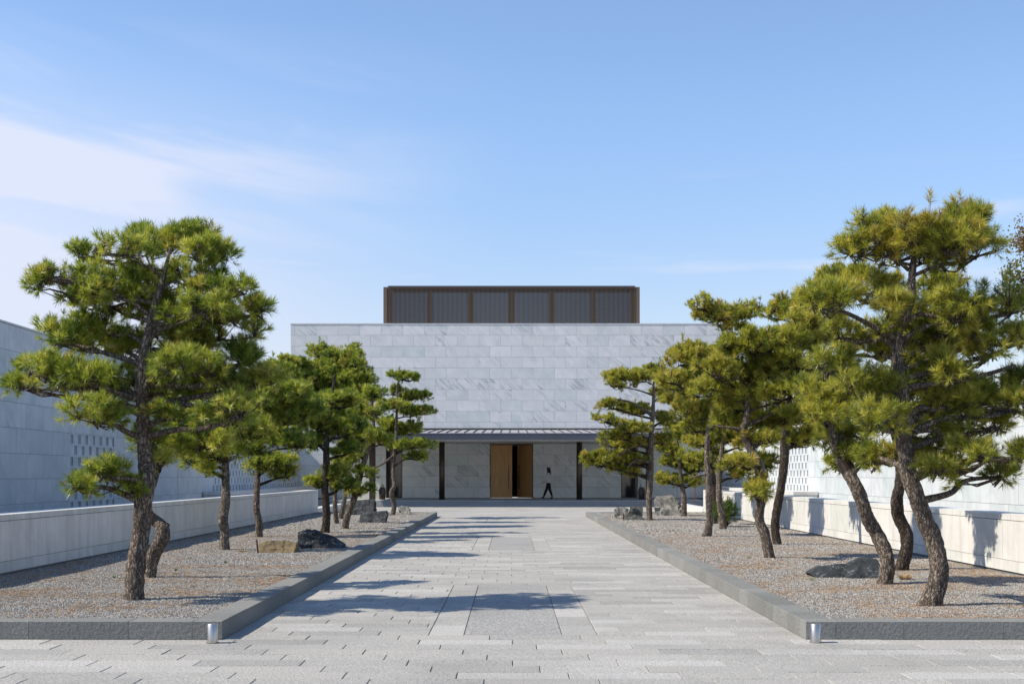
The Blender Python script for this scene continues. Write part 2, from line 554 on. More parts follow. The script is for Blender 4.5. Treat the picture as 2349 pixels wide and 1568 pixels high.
M['black_boot'] = m_plain('black_boots', (0.008, 0.008, 0.010), 0.35)
M['red'] = m_plain('red_chain', (0.35, 0.06, 0.04), 0.6)
M['chain'] = m_plain('dark_chain', (0.12, 0.12, 0.12), 0.5, 0.6)
M['leaf'] = m_needle('broad_leaves', [(0.0, (0.06, 0.085, 0.02)), (0.5, (0.15, 0.17, 0.035)), (0.85, (0.24, 0.20, 0.06)), (1.0, (0.22, 0.10, 0.05))])
M['cushion'] = m_plain('pebble_grey', (0.2, 0.2, 0.2), 0.9)

# ------------------------------------------------------------------ the setting: ground
g = MB().add([(-400, -60, -0.03), (400, -60, -0.03), (400, 600, -0.03), (-400, 600, -0.03)], [(0, 1, 2, 3)]).build('ground', M['ground'])
tag(g, kind='structure')

KL, KR = -2.80, 2.866          # path edges
Y0, Y1 = 12.425, 48.9          # front and back of the planting beds
ROW, PL = 0.34, 0.894
KH, KW = 0.176, 0.29
XP = 7.40                      # inner face of the low walls


def build_paving():
    base = MB().add([(-9, 2, -0.016), (9, 2, -0.016), (9, 63.4, -0.016), (-9, 63.4, -0.016)], [(0, 1, 2, 3)]).build('paving', M['joint'])
    tag(base, kind='structure')
    cache = {}
    rng = random.Random(5)

    def slab_mesh(w, d, kind):
        k = (round(w, 3), round(d, 3), kind)
        if k not in cache:
            m = MB().box(-w / 2, w / 2, -d / 2, d / 2, -0.03, 0.0, 0.004)
            mm = mesh('paver', m.v, m.f)
            mm.materials.append(M[kind])
            cache[k] = mm
        return cache[k]
    inlays = [(Y0 + ROW * 1, Y0 + ROW * 18), (Y0 + ROW * 43, Y0 + ROW * 60), (Y0 + ROW * 88, Y0 + ROW * 105)]
    pieces = []
    k0 = -26
    offs = {}
    for k in range(k0, 150):
        ya, yb = Y0 + k * ROW, Y0 + (k + 1) * ROW
        if yb > 63.3: break
        if k < 0:
            xa, xb = -7.9, 7.9
        elif ya < Y1 - 0.1:
            xa, xb = KL, KR
        else:
            xa, xb = -7.3, 7.3
        shift = (-1.546 + 0.2235 * ((-k - 2) % 4)) % PL
        cuts = []
        inside = any(a - 0.01 <= ya < b - 0.01 for a, b in inlays)
        segs = [(xa, xb)]
        if inside:
            segs = [(xa, -0.82), (0.87, xb)]
        for sa, sb in segs:
            x = sa
            n0 = math.floor((sa - shift) / PL)
            j = n0
            edges = [sa]
            while True:
                e = shift + j * PL
                j += 1
                if e <= sa + 0.05: continue
                if e >= sb - 0.05: break
                edges.append(e)
            edges.append(sb)
            for a, b in zip(edges[:-1], edges[1:]):
                pieces.append(((a + b) / 2, (ya + yb) / 2, b - a, ROW, 'paver'))
    for a, b in inlays:
        n = 7
        d = (b - a) / n
        for i in range(n):
            for x0, x1 in ((-0.82, -0.466), (0.516, 0.87)):
                pieces.append(((x0 + x1) / 2, a + (i + .5) * d, x1 - x0, d, 'paver'))
        for i in range(5):
            pieces.append((0.025, a + (i + .5) * (b - a) / 5, 0.982, (b - a) / 5, 'paver_rough'))
    # the 300 that show largest in the view are objects, the rest one mesh
    def vis(p):
        x, y = p[0], p[1]
        if y < 9.55 or abs(x) - p[2] / 2 > y * 0.402: return 0
        return p[2] * p[3] / y ** 3
    pieces.sort(key=vis, reverse=True)
    rest = MB()
    g_ = 0.0035
    for i, (x, y, w, d, kind) in enumerate(pieces):
        dz = rng.uniform(-0.002, 0.002)
        if i < 300:
            o = link('paver', slab_mesh(w - 2 * g_, d - 2 * g_ * 1.25, kind), base, (x, y, dz))
        else:
            rest.box(x - w / 2 + g_, x + w / 2 - g_, y - d / 2 + g_ * 1.25, y + d / 2 - g_ * 1.25, -0.03, dz, 0.004)
    # colour of the joined slabs: by slab, from a stored random value
    o = rest.build('paver_field', None, base)
    o.data.materials.append(M['paver_joined'])
    n = len(o.data.polygons) // 10
    vals = np.repeat(np.array([rng.random() for _ in range(n)], dtype=np.float32), 10)
    at_ = o.data.attributes.new('slab', 'FLOAT', 'FACE')
    at_.data.foreach_set('value', vals)
    tag(o, kind='stuff')


def m_paver_joined():
    m = M['paver'].copy()
    m.name = 'paving_granite_far'
    nt = m.node_tree
    for n in list(nt.nodes):
        if n.bl_idname == 'ShaderNodeTexWhiteNoise':
            a = N(nt, 'ShaderNodeAttribute', attribute_name='slab')
            nt.links.new(a.outputs['Fac'], n.inputs['W'])
    return m


M['paver_joined'] = m_paver_joined()
build_paving()

# ------------------------------------------------------------------ planting beds: kerbs, gravel
def build_bed(side):
    xk = KL if side < 0 else KR                 # outer edge of the side kerb
    xi = xk + side * KW
    # gravel surface
    nx, ny = 30, 220
    xs = np.linspace(xi - side * 0.02, side * (XP + 0.05), nx)
    ys = np.linspace(Y0 + KW - 0.02, Y1, ny)
    vs, fs = [], []
    for y in ys:
        for x in xs:
            vs.append((x, y, 0.125 + 0.018 * mnoise.noise(Vector((x * 0.8, y * 0.8, side)))))
    for j in range(ny - 1):
        for i in range(nx - 1):
            a = j * nx + i
            q = (a, a + 1, a + nx + 1, a + nx)
            fs.append(q if side > 0 else q[::-1])
    bed = link('gravel_bed', mesh('gravel_bed', vs, fs), mat=M['gravel_base'])
    tag(bed, kind='structure')
    # kerb stones
    kerb = empty('stone_kerb', (xk, Y0, 0))
    tag(kerb, 'low dark basalt kerb round the ' + ('shaded left' if side < 0 else 'sunlit right') + ' gravel bed with a squared front corner', 'kerb', 'low kerbs round the two gravel beds')
    rng = random.Random(3 + side)

    def stone(x0, x1, y0, y1):
        xa, xb = min(x0, x1), max(x0, x1)
        cx, cy = (xa + xb) / 2, (y0 + y1) / 2
        w, d = xb - xa - 0.003, y1 - y0 - 0.003
        MB().box(-w / 2, w / 2, -d / 2, d / 2, -0.02, KH + rng.uniform(-.0015, .0015), 0.004).build('kerb_stone', M['kerb'], kerb, (cx - xk, cy - Y0, 0))
    y = Y0 + (0.27 if side < 0 else 0.29)
    stone(xk, xi, Y0, y)
    while y < Y1 - 0.01:
        L = min(0.93 if side < 0 else rng.choice((0.55, 0.93, 0.93, 0.75)), Y1 - y)
        stone(xk, xi, y, y + L)
        y += L
    x = xi
    L = 0.62 if side < 0 else 0.66
    while abs(x) < 8.2:
        stone(x, x + side * L, Y0, Y0 + KW)
        x += side * L
        L = 0.97
    # back edging: thin dark steel strip
    e = MB().box(min(xi, side * XP), max(xi, side * XP), Y1 - 0.006, Y1, 0, 0.165).build('steel_edging', M['rust'])
    tag(e, 'thin dark steel edging closing the back of the ' + ('left' if side < 0 else 'right') + ' gravel bed', 'edging', 'steel edgings at the back of the beds')
    # gravel stones, instanced over the surface
    sm = MB()
    vs2, fs2 = [], []
    # denser mesh region split: near part and far part become two scatter densities in one node tree
    o = link('gravel', bed.data.copy(), mat=None)
    o.data.materials.clear()
    tag(o, kind='stuff')
    scatter(o, side)


def scatter(o, seed):
    ng = bpy.data.node_groups.new('gravel_scatter', 'GeometryNodeTree')
    ng.interface.new_socket('Geometry', in_out='INPUT', socket_type='NodeSocketGeometry')
    ng.interface.new_socket('Geometry', in_out='OUTPUT', socket_type='NodeSocketGeometry')
    gi, go = ng.nodes.new('NodeGroupInput'), ng.nodes.new('NodeGroupOutput')
    L = ng.links.new
    pos = ng.nodes.new('GeometryNodeInputPosition')
    sp = ng.nodes.new('ShaderNodeSeparateXYZ')
    L(pos.outputs[0], sp.inputs[0])
    join = ng.nodes.new('GeometryNodeJoinGeometry')
    for (ya, yb, dens, size, sd_) in ((0, 21, 2500, 0.0105, 1), (21, 32, 1200, 0.016, 2), (32, 60, 480, 0.026, 3)):
        c1 = ng.nodes.new('FunctionNodeCompare'); c1.operation = 'GREATER_EQUAL'; c1.inputs[1].default_value = ya
        c2 = ng.nodes.new('FunctionNodeCompare'); c2.operation = 'LESS_THAN'; c2.inputs[1].default_value = yb
        L(sp.outputs[1], c1.inputs[0]); L(sp.outputs[1], c2.inputs[0])
        bo = ng.nodes.new('FunctionNodeBooleanMath'); bo.operation = 'AND'
        L(c1.outputs[0], bo.inputs[0]); L(c2.outputs[0], bo.inputs[1])
        d = ng.nodes.new('GeometryNodeDistributePointsOnFaces')
        d.inputs['Density'].default_value = dens
        d.inputs['Seed'].default_value = 7 * sd_ + seed + 3
        L(gi.outputs[0], d.inputs['Mesh']); L(bo.outputs[0], d.inputs['Selection'])
        ico = ng.nodes.new('GeometryNodeMeshIcoSphere')
        ico.inputs['Radius'].default_value = 1.0
        ico.inputs['Subdivisions'].default_value = 1
        sm = ng.nodes.new('GeometryNodeSetMaterial')
        sm.inputs['Material'].default_value = M['stones']
        L(ico.outputs[0], sm.inputs['Geometry'])
        inst = ng.nodes.new('GeometryNodeInstanceOnPoints')
        L(d.outputs['Points'], inst.inputs['Points'])
        L(sm.outputs[0], inst.inputs['Instance'])
        rr = ng.nodes.new('FunctionNodeRandomValue'); rr.data_type = 'FLOAT_VECTOR'
        rr.inputs[0].default_value = (0, 0, 0); rr.inputs[1].default_value = (6.28, 6.28, 6.28)
        L(rr.outputs[0], inst.inputs['Rotation'])
        rs = ng.nodes.new('FunctionNodeRandomValue'); rs.data_type = 'FLOAT_VECTOR'
        rs.inputs[0].default_value = (size * .55, size * .55, size * .45); rs.inputs[1].default_value = (size * 1.5, size * 1.25, size * 0.95)
        rs.inputs['Seed'].default_value = 5
        L(rs.outputs[0], inst.inputs['Scale'])
        L(inst.outputs[0], join.inputs[0])
    # fallen needles
    d = ng.nodes.new('GeometryNodeDistributePointsOnFaces')
    nzt = ng.nodes.new('ShaderNodeTexNoise'); nzt.inputs['Scale'].default_value = 1.1; nzt.inputs['Detail'].default_value = 4
    L(pos.outputs[0], nzt.inputs['Vector'])
    mr = ng.nodes.new('ShaderNodeMapRange')
    mr.inputs[1].default_value = 0.45; mr.inputs[2].default_value = 0.68; mr.inputs[3].default_value = 10; mr.inputs[4].default_value = 300
    L(nzt.outputs[0], mr.inputs[0])
    L(mr.outputs[0], d.inputs['Density'])
    L(gi.outputs[0], d.inputs['Mesh'])
    cube = ng.nodes.new('GeometryNodeMeshCube')
    cube.inputs[0].default_value = (0.085, 0.0035, 0.0025)
    tr = ng.nodes.new('GeometryNodeTransform'); tr.inputs['Translation'].default_value = (0, 0, 0.012)
    L(cube.outputs[0], tr.inputs[0])
    sm = ng.nodes.new('GeometryNodeSetMaterial'); sm.inputs['Material'].default_value = M['litter']
    L(tr.outputs[0], sm.inputs['Geometry'])
    inst = ng.nodes.new('GeometryNodeInstanceOnPoints')
    L(d.outputs['Points'], inst.inputs['Points']); L(sm.outputs[0], inst.inputs['Instance'])
    rr = ng.nodes.new('FunctionNodeRandomValue'); rr.data_type = 'FLOAT_VECTOR'
    rr.inputs[0].default_value = (0, -0.12, 0); rr.inputs[1].default_value = (0, 0.12, 6.28)
    L(rr.outputs[0], inst.inputs['Rotation'])
    L(inst.outputs[0], join.inputs[0])
    L(join.outputs[0], go.inputs[0])
    md = o.modifiers.new('scatter', 'NODES')
    md.node_group = ng


build_bed(-1)
build_bed(1)

# ------------------------------------------------------------------ clad walls
_pc = {}


def panel_mesh(w, h, t, mat, name='stone_panel'):
    k = (round(w, 3), round(h, 3), round(t, 3), mat.name, name)
    if k not in _pc:
        m = MB().box(-w / 2, w / 2, 0, t, -h / 2, h / 2)
        mm = mesh(name, m.v, m.f)
        mm.materials.append(mat)
        _pc[k] = mm
    return _pc[k]


def clad(parent, plane, s0, s1, courses, plen, shifts, mat, face, gap=0.008, t=0.03, holes=(), jitter=0.0, cull=None, seed=1):
    """stone slabs hung on a wall. plane 'y': wall runs along x, facing the camera; 'l': runs along y, facing +x; 'r': facing -x.
    parent is assumed at the origin unless it has a location."""
    rng = random.Random(seed)
    off = parent.matrix_world.translation if parent else Vector((0, 0, 0))
    off = Vector(parent.location) if parent else Vector((0, 0, 0))
    pp = parent.parent if parent else None
    while pp is not None:
        off += Vector(pp.location); pp = pp.parent
    n = 0
    for ci, (z0, z1) in enumerate(courses):
        sh = shifts[ci % len(shifts)]
        e = [s0]
        k = math.floor((s0 - sh) / plen)
        while True:
            x = sh + k * plen
            k += 1
            if x <= s0 + 0.08: continue
            if x >= s1 - 0.08: break
            e.append(x)
        e.append(s1)
        for a, b in zip(e[:-1], e[1:]):
            parts = [(a, b)]
            for (ha, hb, hz0, hz1) in holes:
                if z0 >= hz1 - 0.01 or z1 <= hz0 + 0.01: continue
                nxt = []
                for (p, q) in parts:
                    if q <= ha + .01 or p >= hb - .01: nxt.append((p, q)); continue
                    if p < ha - .03: nxt.append((p, ha))
                    if q > hb + .03: nxt.append((hb, q))
                parts = nxt
            for (p, q) in parts:
                w, h = q - p - gap, z1 - z0 - gap
                if w < 0.03: continue
                mm = panel_mesh(w, h, t, mat)
                c, zc = (p + q) / 2, (z0 + z1) / 2
                j = rng.uniform(0, jitter)
                o = link('stone_panel', mm, parent)
                if plane == 'y':
                    o.location = Vector((c, face + j, zc)) - off
                elif plane == 'l':     # faces +x
                    o.rotation_euler = (0, 0, R(90)); o.location = Vector((face - j, c, zc)) - off
                else:
                    o.rotation_euler = (0, 0, R(-90)); o.location = Vector((face + j, c, zc)) - off
                n += 1
    return n


# ---- the main building
YF = 70.9
FX0, FX1 = -12.18, 12.22


def build_main():
    B = empty('museum_building', (0, YF, 0))
    tag(B, 'pale marble clad building with louvred roof box and dark canopy over its timber door', 'building')

    def loc(o, x=0, y=0, z=0):
        o.location = (x, y - YF, z)
        return o
    # upper wall
    up = MB().box(FX0 + .03, FX1 - .03, YF + 0.03, YF + 12, 3.30, 9.90).build('upper_wall', M['core'], B)
    loc(up, 0, 0, 0); up.location = (0, -YF, 0)
    rows = [(9.30 - .6 * i, 9.90 - .6 * i) for i in range(11)]
    clad(up, 'y', FX0, FX1, rows, 1.2, (-11.96, -11.36), M['marble'], YF, jitter=0.003)
    cop = MB().box(FX0 - .02, FX1 + .02, YF - 0.015, YF + 12, 9.905, 9.96).build('coping', M['marble_low'], up)
    # side skins of the block
    lw = MB()
    D0, D1 = -1.14, 1.245
    GL, GR = (-6.9, -6.0), (6.12, 7.04)
    spans = [(FX0 + .03, GL[0]), (GL[1], D0), (D1, GR[0]), (GR[1], FX1 - .03)]
    for a, b in spans:
        lw.box(a, b, YF + 0.03, YF + 0.5, -0.02, 3.298)
    low = lw.build('lower_wall', M['core'], B); low.location = (0, -YF, 0)
    rows = [(0.31 if i == 4 else 2.70 - .6 * i, 3.30 - .6 * i) for i in range(5)]
    clad(low, 'y', FX0, FX1, rows, 1.2, (-11.36, -11.96), M['marble_porch_lit'], YF, jitter=0.003,
         holes=[(D0, D1, 0, 4), (GL[0], GL[1], 0, 4), (GR[0], GR[1], 0, 4)], seed=4)
    # dark rooms behind the openings
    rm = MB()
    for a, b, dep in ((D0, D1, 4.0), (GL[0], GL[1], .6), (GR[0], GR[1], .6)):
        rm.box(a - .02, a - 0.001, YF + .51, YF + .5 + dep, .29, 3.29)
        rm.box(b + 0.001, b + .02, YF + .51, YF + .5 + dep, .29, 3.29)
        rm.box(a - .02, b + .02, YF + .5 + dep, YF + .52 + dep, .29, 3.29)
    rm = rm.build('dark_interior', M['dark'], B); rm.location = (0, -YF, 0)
    # glazed side openings
    for a, b in (GL, GR):
        fr = MB()
        fr.box(a, a + .05, YF + .08, YF + .16, .30, 3.28); fr.box(b - .05, b, YF + .08, YF + .16, .30, 3.28)
        fr.box(a + .05, b - .05, YF + .08, YF + .16, 3.22, 3.28); fr.box(a + .05, b - .05, YF + .08, YF + .16, .30, .35)
        f = fr.build('side_window', M['bronze'], B); f.location = (0, -YF, 0)
        gl = MB().box(a + .05, b - .05, YF + .11, YF + .13, .35, 3.22).build('pane', M['glass'], f)
    # door frame and leaves
    fr = MB()
    fr.box(D0, D0 + .03, YF + .02, YF + .30, .30, 3.28); fr.box(D1 - .05, D1, YF + .02, YF + .30, .30, 3.28)
    fr.box(D0 + .03, D1 - .05, YF + .02, YF + .30, 3.24, 3.28)
    f = fr.build('door_frame', M['bronze'], B); f.location = (0, -YF, 0)
    W_ = 1.19
    for side in (0, 1):
        lf = MB()
        if side == 0:
            lf.box(0, 0.98, -0.03, 0.03, 0, 2.92); lf.box(0.986, W_, -0.03, 0.03, 0, 2.92)
        else:
            lf.box(-W_, -0.986, -0.03, 0.03, 0, 2.92); lf.box(-0.98, 0, -0.03, 0.03, 0, 2.92)
        o = lf.build('door_leaf', M['wood'], B)
        o.location = ((D0 + .035) if side == 0 else (D1 - .055), 0.10, 0.315)
        o['label'] = 'closed tall oak door leaf' if side == 0 else 'tall oak door leaf standing ajar in shade'
        if side: o.rotation_euler = (0, 0, R(-48))
        hx = 1.0 if side == 0 else -1.0
        hd = MB().box(hx - .015, hx + .015, -0.09, -0.07, 0.50, 1.82).box(hx - .012, hx + .012, -0.07, -0.03, 0.6, 0.63).box(hx - .012, hx + .012, -0.07, -0.03, 1.69, 1.72)
        hd.build('handle', M['bronze'], o)
    # platform and steps
    for i, (z0, z1, y0) in enumerate(((-.02, .10, 63.45), (.10, .20, 63.85), (.20, .30, 64.25))):
        st = MB().box(-9.9, 9.9, y0 + 0.05, YF + .03, z0, z1 - .004).build('step', M['kerb'], B)
        st.location = (0, -YF, 0)
        x = -9.9
        rng = random.Random(i)
        while x < 9.89:
            L = min(2.4 if i != 1 else 2.0, 9.9 - x)
            if 9.9 - x - L < 0.3: L = 9.9 - x
            depth = (YF - 0.005 if i == 2 else y0 + 0.42)
            MB().box(x + .002, x + L - .002, y0, depth, z0 + (0.016 if i else 0.0), z1).build('stone_slab', M['step'], st)
            x += L
    # columns
    for x in (-3.58, 3.58):
        P = [(0, 0, 0.30), (0, 0, 3.28)]
        v, fc = tube(P, [0.148, 0.148], 24)
        c = link('column', mesh('column', v, fc, False), B, (x, 66.7 - YF, 0), M['bronze'])
        c.data.polygons.foreach_set('use_smooth', [len(p.vertices) == 4 for p in c.data.polygons])
        v, fc = tube([(0, 0, 0.305), (0, 0, 0.33)], [0.165, 0.165], 24)
        link('base_ring', mesh('base_ring', v, fc), c, None, M['bronze'])
    for x in (-7.2, 7.2):
        c = MB().box(-.15, .15, -.15, .15, .30, 3.28).build('column', M['bronze'], B, (x, 66.7 - YF, 0))
        c['label'] = 'square corner column'
    # canopy
    cx0, cx1, cy = -9.5, 9.5, 62.4
    can = MB().box(cx0 + .03, cx1 - .03, cy + .05, YF + .02, 3.29, 3.30).build('canopy_ceiling', M['soffit'], B)
    can.location = (0, -YF, 0)
    for k in range(10):
        for yy in (65.0,):
            x = -8.1 + 1.8 * k
            v, fc = tube([(x, yy, 3.284), (x, yy, 3.291)], [0.05, 0.05], 12)
            link('downlight', mesh('downlight', v, fc), can, None, M['steel'])
    rf = MB()
    z0, z1 = 3.63, 4.07
    vs = [(cx0, cy - .02, z0), (cx1, cy - .02, z0), (cx1, YF + .01, z1), (cx0, YF + .01, z1), (cx0, cy - .02, z0 - .03), (cx1, cy - .02, z0 - .03), (cx1, YF + .01, z1 - .2), (cx0, YF + .01, z1 - .2)]
    rf.add(vs, [(0, 1, 2, 3), (4, 7, 6, 5), (0, 4, 5, 1), (1, 5, 6, 2), (3, 2, 6, 7), (0, 3, 7, 4)])
    rfo = rf.build('canopy_roof', M['roof'], B); rfo.location = (0, -YF, 0)
    sl = (z1 - z0) / (YF - cy)
    sv = [(-.012, cy - .03, z0 + .004), (.012, cy - .03, z0 + .004), (.012, YF, z1 + .004), (-.012, YF, z1 + .004),
          (-.012, cy - .03, z0 + .05), (.012, cy - .03, z0 + .05), (.012, YF, z1 + .06), (-.012, YF, z1 + .06)]
    sf = [(0, 3, 2, 1), (4, 5, 6, 7), (0, 1, 5, 4), (2, 3, 7, 6), (0, 4, 7, 3), (1, 2, 6, 5)]
    smesh = mesh('roof_seam', sv, sf); smesh.materials.append(M['fascia'])
    k = 0
    x = cx0 + .2
    while x < cx1:
        link('roof_seam', smesh, rfo, (x, 0, 0)); x += 0.44
    fl = MB().box(cx0, cx1, YF - .06, YF - .002, z1 + .03, z1 + .09).build('roof_flashing', M['header'], rfo)
    x = cx0
    while x < cx1 - .1:
        L = min(2.33, cx1 - x)
        o = MB().box(x + .004, x + L - .004, cy, cy + .04, 3.285, 3.61).build('fascia_panel', M['fascia'], B)
        o.location = (0, -YF, 0)
        x += L
    for x in (cx0, cx1 - .04):
        o = MB().box(x, x + .04, cy + .045, YF, 3.285, 3.61).build('fascia_panel', M['fascia'], B)
        o.location = (0, -YF, 0)
    # ---------------- louvred box on the roof
    YL = 76.0
    s = F_PX / YL
    X = lambda u: (u - U0) / s
    Z = lambda v: H_EYE + (V0 - v) / s
    lx0, lx1 = X(879.5), X(1467.5)
    zt, zb = Z(658.0), 9.90
    box = MB().box(lx0 + .15, lx1 - .15, YL + .22, YL + 6, zb, zt - .05).build('roof_box', M['header'], B)
    box.location = (0, -YF, 0)
    MB().box(lx0 + .28, lx1 - .28, YL - .05, YL + 6.1, zt + .005, zt + .06).build('roof_edge', M['fascia'], box)
    for xa in (lx0, lx1 - .20):
        MB().box(xa, xa + .20, YL - .02, YL + 6, zb, zt - .01).build('corner_post', M['slat'], box)
    MB().box(lx0 + .20, lx1 - .20, YL - .01, YL + .10, zt - .06, zt).build('top_rail', M['slat'], box)
    bays = [(165, 450), (495, 790), (840, 1130), (1182, 1470), (1520, 1815), (1862, 2145)]
    bx = [(X((1400 + a / 2.237) / 1.634), X((1400 + b / 2.237) / 1.634)) for a, b in bays]
    zh = Z((1040 + 440 / 7.83) / 1.634)
    for i, (a, b) in enumerate(bx):
        g_ = MB().box(a, b, YL + .16, YL + .20, zb, zh).build('glass_pane', M['glass_sky' if 0 < i < 5 else 'glass'], box)
    for (a, b, c, d) in ((0, (1138, 1575), 0, 0), (1, (0, 0), 0, 0)):
        pass
    rail = mesh('cross_rail', *_boxvf(0, 1, 0, .03, 0, .02))
    rail.materials.append(M['slat_grey'])
    for i, (ua, ub) in ((0, ((1400 + 325 / 2.237) / 1.634, (1400 + 450 / 2.237) / 1.634)), (5, ((1400 + 1862 / 2.237) / 1.634, (1400 + 1997 / 2.237) / 1.634))):
        for zz in (600, 755, 897, 1030, 1160, 1300):
            o = link('cross_rail', rail, box, (X(ua), YL + .11, Z((1040 + zz / 7.83) / 1.634)))
            o.scale = (X(ub) - X(ua), 1, 1)
    full = panel_mesh(0.034, zt - .07 - zb, .055, M['slat'], 'slat')
    head = panel_mesh(0.034, zt - .07 - zh, .055, M['slat'], 'header_slat')
    grey = panel_mesh(0.040, zh - zb - .01, .055, M['slat_grey'], 'slat')
    pitch = 4.75 / 1.634 / s
    x = lx0 + .20 + .03
    i = 0
    while x < lx1 - .22:
        inb = any(a - .01 < x < b + .01 for a, b in bx)
        if inb:
            link('slat', grey, box, (x, YL + .0, (zh + zb) / 2 - .005))
            link('header_slat', head, box, (x, YL, (zt - .07 + zh) / 2))
        else:
            link('slat', full, box, (x, YL, (zt - .07 + zb) / 2))
        x += pitch
        i += 1
    return B


def _boxvf(*a):
    m = MB().box(*a)
    return m.v, m.f


M['step'] = m_granite('step_stone', (0.28, 0.295, 0.30), (0.42, 0.435, 0.435), 40, 0.7, 0.2, 0.10)
BLD = build_main()

# ---- side wings
COURSES = [(0.0, 0.3)] + [(0.3 + .6 * i, 0.9 + .6 * i) for i in range(8)]


def screen(parent, plane, face, y0, y1, z0, z1, pitch=0.6):
    """pierced stone screen: rails with upright blocks, set in a recess"""
    sgn = -1 if plane == 'l' else 1          # direction into the wall
    off = Vector(parent.location)
    def bx(ya, yb, za, zb, d0, d1):
        xa, xb = face + sgn * d0, face + sgn * d1
        return MB().box(min(xa, xb) - off.x, max(xa, xb) - off.x, ya - off.y, yb - off.y, za, zb)
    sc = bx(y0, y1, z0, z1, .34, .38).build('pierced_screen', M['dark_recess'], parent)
    n = int(round((z1 - z0) / .3))
    for i in range(n + 1):
        zz = z0 + i * .3
        bx(y0, y1, max(z0, zz - .03), min(z1, zz + .03), .012, .16).build('screen_rail', M['marble_side'], sc)
    cols = int(round((y1 - y0) / pitch))
    bw, fw = pitch * .64, .03
    b_mesh = None
    for i in range(n):
        zz = z0 + i * .3
        sh = 0 if i % 2 else pitch / 2
        for k in range(-1, cols + 1):
            a = y0 + sh + k * pitch + .02
            b = a + bw
            a2, b2 = max(a, y0), min(b, y1)
            if b2 - a2 > .06:
                bx(a2, b2, zz + .031, zz + .269, .02, .15).build('screen_block', M['marble_side'], sc)
    fm = MB()
    for i in range(n):
        zz = z0 + i * .3
        sh = 0 if i % 2 else pitch / 2
        for k in range(-1, cols + 1):
            c = y0 + sh + k * pitch + .02 + bw + (pitch - bw) / 2
            if y0 < c < y1:
                xa, xb = face + sgn * .03, face + sgn * .14
                fm.box(min(xa, xb) - off.x, max(xa, xb) - off.x, c - .012 - off.y, c + .012 - off.y, zz + .031, zz + .269)
    o = fm.build('screen_fins', M['marble_side'], sc)
    tag(o, kind='stuff')


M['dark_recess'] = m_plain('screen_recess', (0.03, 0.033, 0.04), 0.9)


def build_wings():
    # left: a tall block near the camera, then a lower screen wall
    W = empty('side_wing', (-11.7, 30, 0))
    tag(W, 'tall marble clad side wing in shade behind the left pines, with a slotted stone screen', 'building')
    core = MB().box(-8, -.03, -12, 3.9999, 0, 5.08).box(-8, -.36, 4.0, 7.8, 0, 5.08).box(-.36, -.03, 4.0, 7.8, 2.7, 5.08).box(-8, -.03, 7.8001, 15, 0, 5.08).build('wall_core', M['core'], W)
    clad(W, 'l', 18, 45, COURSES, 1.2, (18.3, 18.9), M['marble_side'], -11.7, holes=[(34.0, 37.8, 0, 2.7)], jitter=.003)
    MB().box(-8.02, .015, -12.02, 15.02, 5.105, 5.15).build('coping', M['marble_low'], W)
    clad(W, 'y', -19.7, -11.72, COURSES, 1.2, (-19.0, -18.4), M['marble_side'], 18 - .035, cull=None)
    screen(W, 'l', -11.7, 34.0, 37.8, 0.0, 2.7)
    for side, name in ((-1, 'left'), (1, 'right')):
        ys = 45.05 if side < 0 else 16.0
        sa, sb = (50.3, 69.8)
        Wl = empty('screen_wall', (side * 11.7, 50, 0))
        tag(Wl, ('shaded marble screen wall with rows of small slots, running back to the facade on the left' if side < 0
                 else 'bright sunlit marble wall with a long slotted stone screen beside the facade on the right'), 'wall', 'marble walls flanking the court')
        o = Vector((side * 11.7, 50, 0))
        pl = 'l' if side < 0 else 'r'
        cm = MB()
        def cb(ya, yb, za, zb, d0, d1):
            xa, xb = side * d0, side * d1
            cm.box(min(xa, xb), max(xa, xb), ya - 50, yb - 50, za, zb)
        cb(ys, sa, 0, 3.26, .03, .5); cb(sb, 70.86, 0, 3.26, .03, .5); cb(sa, sb, 0, 3.26, .4, .5)
        cb(sa, sb, 2.7, 3.26, .03, .3999); cb(sa, sb, 0, .9, .03, .3999)
        cm.build('wall_core', M['core'], Wl)
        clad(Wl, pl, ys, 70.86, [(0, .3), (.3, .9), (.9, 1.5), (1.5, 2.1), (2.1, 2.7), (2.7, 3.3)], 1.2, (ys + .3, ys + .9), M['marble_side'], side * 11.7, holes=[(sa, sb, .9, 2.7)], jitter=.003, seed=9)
        cm2 = MB()
        xa, xb = side * (-.015), side * .52
        cm2.box(min(xa, xb), max(xa, xb), ys - 50, 70.86 - 50, 3.305, 3.345).build('coping', M['marble_low'], Wl)
        clad(Wl, 'y', min(side * 11.73, side * 12.2), max(side * 11.73, side * 12.2), [(0, .3), (.3, .9), (.9, 1.5), (1.5, 2.1), (2.1, 2.7), (2.7, 3.3)], 1.2, (0,), M['marble_side'], ys - .035)
        screen(Wl, pl, side * 11.7, sa, sb, .9, 2.7)
        # low stone plinth standing before the screen
        P = empty('stone_plinth', (side * 11.2, 48.6, 0))
        tag(P, 'long low grey stone ledge at the foot of the slotted screen on the ' + name, 'ledge', 'stone ledges below the slotted screens')
        MB().box(-.45, .45, 0, 21.5, 0, .80).build('ledge_body', M['marble_low'], P)
        MB().box(-.47, .47, -.02, 21.5, .815, .95).build('ledge_cap', M['marble_low'], P)


build_wings()


